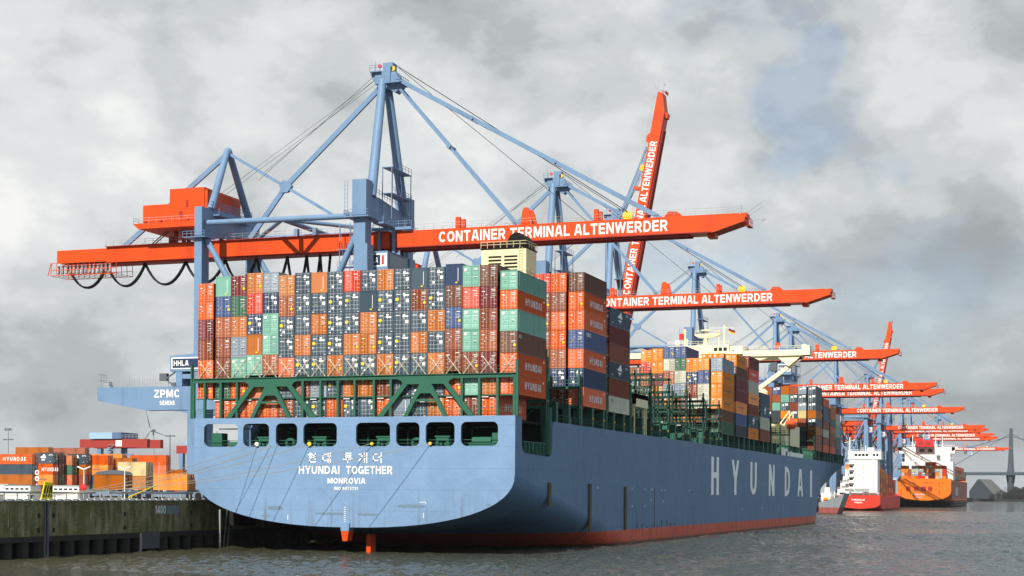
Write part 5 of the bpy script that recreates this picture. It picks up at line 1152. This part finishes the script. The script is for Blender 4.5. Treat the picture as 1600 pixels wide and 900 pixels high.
for i, (x, y, m, v, lab) in enumerate([(-99.7, 55.4, 'white', 1, 'white van at the left edge below the orange stack'), (-94.0, 57.7, 'bright_red', 0, 'small red car parked between two pale vans'), (-88.5, 59.6, 'shipwhite', 1, 'white van parked behind the round signs'),
     (-82.4, 62.0, 'grey', 0, 'silver car parked right of the round signs'), (-76, 64.2, 'white', 0, 'white car parked left of the red buoy'), (-71.5, 60, 'navy', 0, 'dark blue car parked right of the red buoy'), (-104, 60, 'grey', 0, 'grey car behind the white van at the left edge')]):
    car(x, y, M[m], lab, bool(v))

# fence panels, guard rail, signs on the quay edge
for x, y, lab in ((-48.3, -5.9, 'low white cabin with dark slots at the left edge of the quay'), (-41.6, -3.6, 'low white cabin with dark slots between the yellow sign and the red buoy')):
    t = thing('site_cabin', lab, 'cabin', (x, y, 7.0), 0.0, 'low white cabins on the quay')
    mb = MB(); mb.box(-4.5, 0, 0, 0, 2.4, 1.9); mb.build('wall', M['shipwhite'], t)
    mb = MB()
    for k in range(5): mb.box(-4.3 + k * .86, -.03, 1.3, -3.75 + k * .86, -.005, 1.55)
    mb.build('window', M['glass'], t)
    mb = MB(); mb.box(-4.6, -.1, 1.9, .1, 2.5, 2.0); mb.build('roof', M['grey'], t)
gr = thing('guard_rail', 'long grey steel guard rail along the quay edge', 'guard rail', (-26.2, -60, 7.1))
mb = MB(); mb.box(0, 0, .75, .12, 38, 1.02); mb.box(0, 41, .75, .12, 62, 1.02); mb.build('rail', M['grey'], gr)
mb = MB()
for k in range(26): mb.box(-.1, k * 2.45, 0, .02, k * 2.45 + .14, .95)
mb.build('post_row', M['grey'], gr)
sg = thing('warning_sign', 'yellow and black striped leaning warning board on the quay edge', 'warning sign', (-25.3, -33.6, 7.1), 0)
mb = MB(); plate(mb, [(-1.15, -.2), (1.15, -.2), (1.3, 2.1), (-.3, 2.2)], [], 'x', 0, .12); mb.build('board', paint('sign_yellow', (.85, .72, .01), .5, .1), sg)
mb = MB()
for k in range(4): a = -.75 + k * .5; mb.add([(.14, a, .35), (.14, a + .25, .25), (.14, a + .75 if a < .5 else 1.15, 1.75), (.14, a + .5 if a < .5 else .95, 1.75)], [(0, 1, 2, 3)])
mb.build('stripes', M['black'], sg)
t = thing('road_signs', 'pair of round white road signs above a red triangle sign on one post', 'road sign', (-51.7, .3, 7.0))
mb = MB(); mb.tube((0, 0, 0), (0, 0, 4.3), .05); mb.build('post', M['grey'], t)
mb = MB(); mb.tube((0, -.1, 3.9), (0, -.05, 3.9), .38, n=18); mb.tube((0, -.1, 3.0), (0, -.05, 3.0), .38, n=18); mb.build('disc', M['white'], t)
mb = MB(); mb.tube((0, -.12, 3.9), (0, -.11, 3.9), .2, n=12); mb.prism([(-.22, 2.85), (.22, 2.85), (0, 3.2)], 'y', -.13, -.11); mb.prism([(-.45, 1.7), (.45, 1.7), (0, 2.45)], 'y', -.1, -.05); mb.build('red_marks', M['bright_red'], t)
mb = MB(); mb.prism([(-.27, 1.8), (.27, 1.8), (0, 2.25)], 'y', -.13, -.11); mb.build('triangle_field', M['white'], t)
t = thing('red_buoy', 'red life buoy station on the quay behind the guard rail', 'life buoy', (-41.0, -3.3, 7.0))
mb = MB(); mb.box(-.06, -.06, 0, .06, .06, 1.4); mb.build('post', M['grey'], t)
mb = MB(); mb.ball((0, -.1, 1.7), .55, 12, sq=(1, .5, 1)); mb.build('cover', M['bright_red'], t, smooth=True)
mb = MB(); mb.tube((-26.0, -14.6, 7.4), (-26.1, -7.5, 9.1), .1, n=8); tag(mb.build('barrier_pole', M['yellow']), 'slanting yellow barrier pole on the quay edge left of the stern', 'barrier pole')

def lamp(x, y, h, label, twin=True):
    t = thing('street_lamp', label, 'street lamp', (x, y, 7.0), 0, 'twin headed lamps on the quay')
    mb = MB(); mb.tube((0, 0, 0), (0, 0, h), .09, .06, 8); mb.build('post', M['shipwhite'], t)
    for s in (-1, 1):
        mb = MB(); mb.beam((0, 0, h - .1), (s * 1.15, 0, h + .35), .28, .14); mb.build('lamp_head', M['white'], t)
lamp(-49.9, 9.4, 4.6, 'white twin headed lamp in front of the navy yard container'); lamp(-41.7, 8.1, 4.6, 'white twin headed lamp in front of the ochre container')
mb = MB(); mb.tube((-34.6, 6.4, 7), (-34.6, 6.4, 12.6), .07, n=6); tag(mb.build('flag_pole', M['grey']), 'thin bare pole in front of the yellow orange container', 'pole')
t = thing('light_mast', 'tall grey floodlight mast with a crossbar at the far left', 'light mast', (-176.4, 155.5, 7.0))
mb = MB(); mb.tube((0, 0, 0), (0, 0, 17.6), .28, .16, 8); mb.build('post', M['grey'], t)
mb = MB(); mb.box(-1.6, -.15, 14.6, 1.6, .15, 14.9); mb.box(-.9, -.1, 17.2, .9, .1, 17.3)
for x in (-.9, -.3, .3, .9): mb.box(x - .1, -.2, 17.3, x + .1, .1, 17.8)
mb.build('crossbar', M['dgrey'], t)
t = thing('light_mast', 'slim dark floodlight mast between the yard cranes', 'light mast', (-287.2, 413.3, 7.0))
mb = MB(); mb.tube((0, 0, 0), (0, 0, 26.5), .3, .2, 8); mb.build('post', M['dgrey'], t)
mb = MB(); mb.box(-2.6, -.15, 25.6, 2.6, .15, 26.1); mb.build('crossbar', M['dgrey'], t)

# yard gantry cranes
def rmg(x, y, label, w=26.0):
    t = thing('yard_crane', label, 'gantry crane', (x, y, 7.0), 0, 'gantry cranes over the yard')
    mb = MB(); mb.box(0, -2, 13.6, w, -.2, 16.4); mb.build('girder', paint('girder_dark_red', (.33, .045, .035), .5, .3), t)
    mb = MB(); mb.box(0, 6, 13.6, w, 7.8, 16.4); mb.build('girder', paint('girder_dark_red', (.33, .045, .035), .5, .3), t)
    for xx in (1.2, 10.6, w - 4.2):
        for yy in (-2.05, 6.2):
            mb = MB(); mb.box(xx, yy, 0, xx + 1.5, yy + 1.6, 13.58 if xx < w - 5 else 11.0); mb.build('leg', M['blue'], t)
    mb = MB(); mb.beam((w - 6, -1, 11.2), (w - 15, -1, 11.2), .6, .7); mb.beam((w - 15, -1, 11.2), (w - 16.5, -1, 7), .6, .6); mb.beam((w - 14, -1, 11), (w - 9, -1, 7.0), .25, .25); mb.build('side_frame', M['blue'], t)
    mb = MB(); mb.box(4.2, -2.6, 16.5, 13.0, 7.5, 18.6); mb.build('winch_house', paint('light_blue_box', (.30, .46, .62), .5, .2), t)
    mb = MB(); mb.box(13.0, -2.6, 16.5, 16.4, 7.5, 18.6); mb.build('electric_house', paint('steel_blue_box', (.10, .17, .28), .5, .2), t)
    mb = MB(); mb.rail((11, -2.1, 16.4), (w, -2.1, 16.4), 1.4, 1.3, .09)
    for k in range(9): mb.beam((11.5, -2.4, 1.2 + k * 1.5), (13.8, -2.4, 2.4 + k * 1.5), .25, .12); mb.box(11.4, -2.6, 2.4 + k * 1.5, 13.9, -2.2, 2.52 + k * 1.5)
    mb.build('stairs', M['grey'], t)
    mb = MB(); mb.box(w - 12, -2.04, 14.0, w - 9.6, -2.01, 16.0); mb.build('white_plate', M['white'], t)
    return t
rm = rmg(-217.3, 248.0, 'blue and dark red gantry crane standing over the yard containers')
for ch in []: pass
r2 = copy_tree(rm); r2.location = (-211.5, 293.0, 7.0); r2['label'] = 'second yard gantry crane partly hidden behind the portal leg'
rm.location.z = 8.8; r2.location = (-207.5, 292.0, 8.0)
# wind turbine
t = thing('wind_turbine', 'grey three bladed wind turbine seen under the blue portal beam', 'wind turbine', (-682.4, 1015.6, 7.0))
mb = MB(); mb.tube((0, 2, 0), (0, 2, 55.0), 1.1, .7, 12); mb.build('tower', M['grey'], t)
mb = MB(); mb.box(-1.1, -1.5, 53.9, 1.1, 4, 56.2); mb.ball((0, -2, 55), 1.2, 10); mb.build('nacelle', M['grey'], t)
for a in (107, -17, -130):
    c, s = math.cos(R_(a)), math.sin(R_(a)); mb = MB(); L = 20 if a == 107 else 21
    mb.prism([(c * 1, 55 + s * 1), (c * 5 - s * .6, 55 + s * 5 + c * .6), (c * L * 0.98, 55 + s * L), (c * 5 + s * .4, 55 + s * 5 - c * .4)], 'y', -2.3, -1.9); mb.build('blade', M['dgrey'], t)

# ---------------------------------------------------------------- ships farther down the quay
def loft(name, stations, mat, parent, topz):      # stations: y, half breadth top, half breadth at water, bottom z
    mb = MB(); rows = []
    for y, bt, bw, zb, zt in stations:
        r = []
        for i in range(11):
            q = i / 10; z = zt + (zb - zt) * (q if q < .55 else .55 + (q - .55))
            x = bt if q < .55 else bt * (1 - ((q - .55) / .45) ** 2.3) ** (1 / 2.3) * 1.0
            if bw is not None: x = bt + (bw - bt) * q
            r.append((max(0, x), z))
        rows.append([(x, y, z) for x, z in r] + [(-x, y, z) for x, z in r[::-1]])
    n = len(rows[0]); vs = [p for r in rows for p in r]
    fs = [(j * n + i, j * n + i + 1, (j + 1) * n + i + 1, (j + 1) * n + i) for j in range(len(rows) - 1) for i in range(n - 1)]
    fs += [(i, n - 1 - i, n - 2 - i, i + 1) for i in range(n // 2 - 1)]
    fs += [(j * n, (j + 1) * n, (j + 1) * n + n - 1, j * n + n - 1) for j in range(len(rows) - 1)]
    mb.add(vs, fs); return mb.build(name, mat, parent, smooth=False)
# small red feeder
fs_ = thing('feeder_ship', 'small red feeder ship with a tall white stern house, moored ahead of the blue ship', 'cargo ship', (-14.5, 680, 0))
loft('hull', [(0, 11.2, None, 1.0, 8.6), (6, 11.2, None, -.6, 8.2), (14, 11.2, None, -3, 7.6), (110, 11.2, 10.8, -1, 8.6), (124, 8, 3.5, -1, 10), (133, .6, .2, -1, 11)], M['hull_rd'], fs_, 9)
mb = MB(); mb.box(-6.6, 6, 8, 8.9, 18, 29.5); mb.box(-7.4, 5.4, 28.6, 11.0, 18, 29.2); mb.box(-7.2, 5.6, 29.2, 10.8, 17, 33.0); mb.box(-13.5, 10, 6, -6.6, 20, 12); mb.box(-12.0, 11, 12, -6.6, 20, 15.5); mb.box(-10.8, 12, 15.5, -6.6, 20, 19); mb.box(-9.6, 12.5, 19, -6.6, 20, 22.6)
for z in (12.0, 15.5, 19, 22.6, 26): mb.box(-11.0 + (z > 15) * 1.5 + (z > 22) * 1.0, 4.5, z, -3.8, 6.0, z + .25); mb.rail((-11.0 + (z > 15) * 1.5 + (z > 22) * 1.0, 4.5, z + .2), (-3.8, 4.5, z + .2), 1.0, 1.2, .09)
mb.box(-8, 3, 9.5, 10, 6, 10); mb.tube((-6.8, 9, 33), (-6.8, 9, 41), .35, n=8); mb.beam((-9.5, 9, 38), (-4, 9, 39.5), .25, .25); mb.tube((2, 9, 33), (2, 9, 36.5), .2, n=6)
for z in (12.4, 15.8, 19.2, 22.6, 25.8): mb.box(-6.7, 5.85, z, 9.0, 5.99, z + .22)
mb.box(6.5, 5.2, 8, 7.1, 5.8, 28.6); mb.rail((-7.2, 5.6, 33), (10.8, 5.6, 33), 1.1, 1.3, .09); mb.box(3.0, 8, 33, 6.5, 12, 35.2); mb.rail((-13.5, 10, 12), (-6.6, 10, 12), 1.1, 1.0, .09); mb.rail((-12, 11, 15.5), (-6.6, 11, 15.5), 1.1, 1.0, .09)
dh = mb.build('deck_house', M['shipwhite'], fs_)
mb = MB()
for k in range(4): mb.box(-3.6 + k * 2.0, 5.5, 30.4, -2.1 + k * 2.0, 5.58, 31.7)
for k in range(2): mb.box(6.4 + k * 1.8, 5.5, 30.4, 7.6 + k * 1.8, 5.58, 31.7)
for z in (27.0, 24.4, 21, 17.6): mb.box(1, 5.9, z, 1.4, 5.96, z + .5); mb.box(3.6, 5.9, z, 4.0, 5.96, z + .5)
for z in (24, 20.5, 17, 13.4): mb.box(-6.4, 5.9, z, -4.4, 5.96, z + 1.1)
mb.build('window', M['glass'], dh)
mb = MB(); mb.box(-6, 1.5, 10.4, 9.0, 4.0, 10.8); mb.box(-6, 3, 8, -5.4, 3.6, 12.6); mb.box(-3, 2, 10.8, 5, 2.4, 12.3); mb.rail((-9, 1.2, 8.6), (10, 1.2, 8.6), 1.1, 1.2, .1)
for k in range(5): mb.box(-5 + k * 3.4, 1.6, 8.6, -4.7 + k * 3.4, 2.0, 10.4)
mb.build('mooring_platform', M['grey'], fs_)
mb = MB()
for z in (9.0, 12.6, 16.0): mb.box(-12.4 + (z - 9) * .25, 9.9 + (z > 12) * 1.0 + (z > 15) * 1.0, z, -7.2, 9.95 + (z > 12) * 1.0 + (z > 15) * 1.0, z + 1.1)
mb.build('deck_window', M['glass'], fs_)
mb = MB(); mb.text('RANDHOLM', (-4.2, -.05, 5.6), (1, 0, 0), (0, 0, 1), 7.0, 1.0, bold=.04); mb.text('HAMBURG', (-2.8, -.05, 4.2), (1, 0, 0), (0, 0, 1), 4.4, .8, bold=.04); mb.build('lettering', M['white'], fs_)
mb = MB(); mb.ball((2.5, 4.2, 11.2), 1, 8, sq=(2.2, 1, .8)); mb.build('liferaft', M['dgreen'], fs_)
mb = MB(); mb.box(-9, 4, 6.5, -2, 9, 9); mb.build('store_house', M['shipred'], fs_)
rj = random.Random(3)
for (x0, x1, y, tiers, pal) in ((9.2, 11.0, 22, 0, 'Y'), (-11, 11, 22, 7, 'YYYKYAYY'), (-11, 11, 36, 7, 'OYKSKYOY'), (-11, 11, 50, 6, 'YKOYEYSO'), (-11, 11, 64, 6, 'YOKECYS'), (-11, 11, 78, 5, 'OYKSEYC'), (-11, 11, 92, 5, 'OYKR')):
    for c in range(int((x1 - x0) / 2.5)):
        for k in range(tiers - (c % 3 == 1)): farbox(-14.5 + x0 + c * 2.5, 680 + y, 7.8 + k * 2.6, 2.6, rj.choice(pal))
# grey vessel between
gv = thing('grey_ship', 'grey bow with a white rail showing between the blue ship and the small red ship', 'ship', (-6.0, 512, 0))
mb = MB(); mb.prism([(-6, -1), (1.8, -1), (5.4, 9.2), (4.0, 8.2), (-6, 5.2)], 'y', 0, 18); mb.build('hull', M['hull_gy'], gv)
mb = MB(); mb.box(-5, 1, 5, -.6, 14, 9.5); mb.box(-3.6, 2, 9.5, -1.4, 12, 12); mb.rail((-5, 0, 6), (3.2, 0, 8.6), 1.2, 1.0, .12); mb.box(-1.5, .2, 6, -1.2, .5, 10); mb.box(.8, .2, 6, 1.1, .5, 10.2); mb.build('deck_house', M['shipwhite'], gv)
mb = MB(); mb.ball((-2.8, -.2, 6.8), .8, 8, sq=(1.4, .5, 1)); mb.build('rescue_boat', M['shiporange'], gv)
# orange container ship
os_ = thing('orange_ship', 'bright orange container ship with a white bridge, far along the quay', 'container ship', (-6.9, 1004, 0))
loft('hull', [(0, 19.4, None, 4.8, 21.5), (6, 19.4, None, 3.5, 21), (20, 19.4, None, .6, 20.5), (40, 19.4, None, -4, 20.5), (200, 19.4, 19.2, -1, 20.5), (240, 15, 5, -1, 22), (262, .8, .3, -1, 24)], M['hull_or'], os_, 20)
mb = MB(); mb.box(19.41, 6, 6.5, 19.5, 198, 20.2); mb.build('side_plating', paint('faded_maroon', (.36, .13, .10), .6, .4, .1), os_)
mb = MB()
for x0, x1 in ((-13.2, -10), (-7.4, -3.9), (-2.0, 1.4), (2.9, 6.0)): mb.prism(rrect(x0, 12.2, x1, 15.6, .4, 3), 'y', -.2, -.05)
for x in (-17.5, -15.5, -11, -9, -7.4, 0, 2, 4, 6, 10.5, 13): mb.box(x, -.2, 18, x + 1.1, -.05, 18.6)
for z in (11, 12.6, 16, 9.6): mb.box(10.5, -.2, z, 11.6, -.05, z + .5); mb.box(-17.2, -.2, z, -16.2, -.05, z + .5)
mb.build('mooring_opening', M['duskred'], os_)
mb = MB(); mb.text('HAMBURG', (-9, -.1, 9.0), (1, 0, 0), (0, 0, 1), 9.5, 1.3, bold=.04); mb.text('HAMBURG', (-7.2, -.1, 7.0), (1, 0, 0), (0, 0, 1), 6.2, 1.0, bold=.04); mb.box(19.52, 48, 9, 19.56, 78, 15.5); mb.build('lettering', paint('faded_white', (.5, .47, .45), .6, .3), os_)
mb = MB(); mb.box(-19.3, 22, 20, 19.3, 40, 34.5); mb.box(-22, 22, 28.5, -19.3, 30, 30)
for z in (23.5, 27, 30.5, 37.5): mb.box(-19.5, 21.9, z, 19.5, 22.0, z + .2)
mb.box(-16.5, 24, 34.4, 17, 38, 41); mb.box(-21.5, 24, 41, 20.5, 30, 45.8); mb.prism([(-23.5, 44.6), (-19, 42.5), (-19, 46), (-23.5, 46)], 'y', 24, 28); mb.prism([(22.5, 44.6), (18, 42.5), (18, 46), (22.5, 46)], 'y', 24, 28); mb.box(-10, 25, 45.8, 7, 30, 48)
mb.rail((-21, 24, 46), (20, 24, 46), 1.4, 2, .16)
for x in (-11, 11, 6): mb.tube((x, 27, 46), (x, 27, 55), .3, n=6)
wh = mb.build('bridge_house', M['shipwhite'], os_)
mb = MB(); mb.prism([(-8.6, 45.9), (8.6 - 3, 45.9), (4.2, 52.5), (-7, 52.5)], 'y', 17, 23.5); mb.build('funnel', M['bright_red'], os_)
mb = MB(); mb.box(-6, 16.9, 47, -2.4, 17, 50); mb.box(-.4, 16.9, 47, 3, 17, 50); mb.build('funnel_louvre', M['duskred'], os_)
mb = MB(); mb.box(-7, 17, 52.5, 4.5, 23, 53.3); mb.tube((-4, 20, 53), (-4, 20, 56.5), .6, n=8); mb.tube((0, 20, 53), (0, 20, 56.5), .7, n=8); mb.build('exhaust', M['soot'], os_)
mb = MB(); mb.box(-5.6, 23.7, 42, -2, 23.9, 44.3); mb.box(.6, 23.7, 42, 4, 23.9, 44.3); mb.box(7.2, 21.7, 37, 10, 21.95, 39.5); mb.box(-12, 21.8, 38, -11.4, 21.95, 38.6); mb.build('window', M['dgrey'], wh)
for y, tiers, pal in ((3, 4, 'YOCESWCYSE'), (46, 4, 'CORSKEW'), (60, 4, 'CYSEOKW'), (75, 4, 'OCKYSEW'), (90, 4, 'YKSOCEW'), (105, 4, 'OSKCYEW'), (120, 4, 'ROCKSEY'), (135, 4, 'OCKYSEW'), (150, 4, 'YKSOCEW'), (165, 3, 'OSKCYE'), (180, 3, 'ROCK')):
    for c in range(15 if y > 10 else 13):
        for k in range(tiers + (y < 10 and 5 < c < 11) - (c % 4 == 2 and y < 10)): farbox(-6.9 - 18.6 + c * 2.5 + (1.5 if y < 10 else 0), 1004 + y, (21 if y < 10 else 21.5) + k * 2.6, 2.6, rj.choice(pal))
o = far.build('stacked_containers', [M['white'] if k == '#' else cmat(k) for k in farkeys]); tag(o, 'small far container stacks in many colours on the bow and on the distant ships', 'container stacks', kind='stuff')

# ---------------------------------------------------------------- far shore: bank, shed, trees, cable stayed bridge
mb = MB(); pts = [(-1500, 2640), (-120, 2640), (60, 2720), (400, 2800), (1500, 2700), (6000, 3500), (6000, 6000), (-3000, 6000)]
mb.prism(pts, 'z', -2, 4.0); tag(mb.build('far_bank', M['land']), kind='structure')
mb = MB(); mb.prism([(-900, 1760), (-28, 1760), (-60, 2640), (-1500, 2640)], 'z', -2, 6.0); tag(mb.build('embankment', M['land']), kind='structure')
t = thing('storage_shed', 'large dark pitched roof storage shed on the far bank', 'shed', (-68, 2668, 4.0))
mb = MB(); mb.prism([(0, 0), (0, 14), (14.5, 35), (17, 35), (40, 10), (40, 0)], 'y', 0, 60); mb.build('wall', M['shed'], t)
mb = MB(); mb.add([(14.5, -.4, 35.4), (40.8, -.4, 9.6), (60, 70, 9.6), (34, 70, 35.4)], [(0, 1, 2, 3)]); mb.add([(40.8, -.3, 9.4), (60, 70, 9.4), (60, 70, 0), (40.8, -.3, 0)], [(0, 1, 2, 3)]); mb.build('roof', M['shedroof'], t)
t = thing('cable_bridge', 'dark cable stayed bridge with a slender pylon across the far river', 'bridge', (-2.3, 2797, 0))
mb = MB()
for s in (-1, 1): mb.beam((0, s * 13, 48), (0, s * 1.6, 132), 5, 5, w1=3.4, h1=3.4); mb.beam((0, s * 13, 50), (0, s * 5, 4), 6, 6, w1=7, h1=7)
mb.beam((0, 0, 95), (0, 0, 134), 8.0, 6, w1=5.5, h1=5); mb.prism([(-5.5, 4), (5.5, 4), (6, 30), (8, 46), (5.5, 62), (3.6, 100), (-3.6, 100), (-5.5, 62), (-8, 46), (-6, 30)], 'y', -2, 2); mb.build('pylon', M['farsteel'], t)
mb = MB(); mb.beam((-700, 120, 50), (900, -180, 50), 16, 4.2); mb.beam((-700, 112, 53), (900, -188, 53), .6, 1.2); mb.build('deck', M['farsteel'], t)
mb = MB()
for q in (.18, .36): 
    for s in (-1, 1): mb.tube((0, 0, 130 - q * 30), (s * q * 700, -s * q * 120, 52), .5, n=4)
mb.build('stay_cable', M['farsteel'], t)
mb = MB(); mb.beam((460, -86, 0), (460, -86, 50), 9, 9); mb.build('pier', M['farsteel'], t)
def tree(x, y, h, w, label, seed):
    r = random.Random(seed); t = thing('bank_tree', label, 'tree', (x, y, 3.8), 0, 'trees on the far bank')
    mb = MB(); mb.tube((0, 0, 0), (0, 0, h * .5), .5, .25, 6)
    for k in range(6): a = r.uniform(0, 6.28); mb.tube((0, 0, h * .3), (math.cos(a) * w * .4, math.sin(a) * w * .4, h * .75), .2, .08, 4)
    mb.build('trunk', M['land'], t)
    mb = MB()
    for k in range(420):
        a = r.uniform(0, 6.28); u = r.uniform(-1, 1); rr = r.uniform(.35, 1) * (1 + .25 * math.sin(a * 3 + seed)); c = math.sqrt(1 - u * u)
        p = Vector((math.cos(a) * c * w * .5 * rr, math.sin(a) * c * w * .5 * rr, h * .58 + u * h * .42 * rr)); s = r.uniform(.35, .9)
        d1 = Vector((r.uniform(-1, 1), r.uniform(-1, 1), r.uniform(-1, 1))).normalized() * s; d2 = Vector((r.uniform(-1, 1), r.uniform(-1, 1), r.uniform(-1, 1))).normalized() * s
        mb.add([p - d1, p + d2, p + d1 * .7 - d2 * .3], [(0, 1, 2)])
    mb.build('crown', M['leaf'], t, fix=False)
tl = [('rounded bare tree just right of the shed roof', -19, 2690, 17, 16), ('tallest bare tree between the shed and the pylon', -5, 2700, 24, 20), ('broad bare tree directly before the bridge pylon', 8, 2702, 20, 22), ('bare tree right of the bridge pylon foot', 24, 2706, 18, 18),
      ('low bare tree left of the right picture edge', 36, 2712, 13, 16), ('bare tree at the right picture edge', 50, 2714, 16, 18), ('small bare tree in front of the shed wall', -29, 2664, 10, 14)]
for i, (lab, x, y, h, w) in enumerate(tl): tree(x, y, h, w, lab, i + 1)
mb = MB(); r = random.Random(5)
for k in range(11000):
    x = r.uniform(-26, 100); y = r.uniform(2690, 2790) + max(0, x) * .1 + (x < -15) * 0; p = Vector((x, y + 20, 4 + r.uniform(0, 1) ** 1.3 * (17 + 5 * math.sin(x * .11) + 3 * math.sin(x * .31)))); s = r.uniform(1.0, 2.6)
    d1 = Vector((r.uniform(-1, 1), r.uniform(-1, 1), r.uniform(-1, 1))).normalized() * s; d2 = Vector((r.uniform(-1, 1), r.uniform(-1, 1), r.uniform(-1, 1))).normalized() * s
    mb.add([p - d1, p + d2, p + d1 * .7 - d2 * .3], [(0, 1, 2)])
tag(mb.build('bank_scrub', M['leaf'], fix=False), 'dark low scrub covering the far river bank', 'scrub', kind='stuff')
for i, (x, z, w, lab) in enumerate(((28, 9, 22, 'long low white building on the far bank right of the pylon'), (58, 12, 14, 'pale building at the right edge of the far bank'))):
    t = thing('far_building', lab, 'building', (x, 2722, 4.0)); mb = MB(); mb.box(0, 0, 0, w, 14, z); mb.build('wall', M['shed'], t); mb = MB(); mb.box(-.5, -.5, z, w + .5, 14, z + 2.2); mb.build('roof', M['shipwhite'], t)

# light air between the camera and the far shore
hm = bpy.data.materials.new('harbour_air'); hm.use_nodes = True; nt = hm.node_tree; nt.nodes.clear()
ho_ = nt.nodes.new('ShaderNodeOutputMaterial'); pv = nt.nodes.new('ShaderNodeVolumePrincipled'); pv.inputs['Color'].default_value = (.86, .9, .95, 1); pv.inputs['Density'].default_value = 0.000028; pv.inputs['Anisotropy'].default_value = 0.1
nt.links.new(pv.outputs[0], ho_.inputs['Volume'])
mb = MB(); mb.box(-9100, -2600, -8, 9100, 16100, 150); hz_ = mb.build('haze', hm); tag(hz_, kind='stuff')
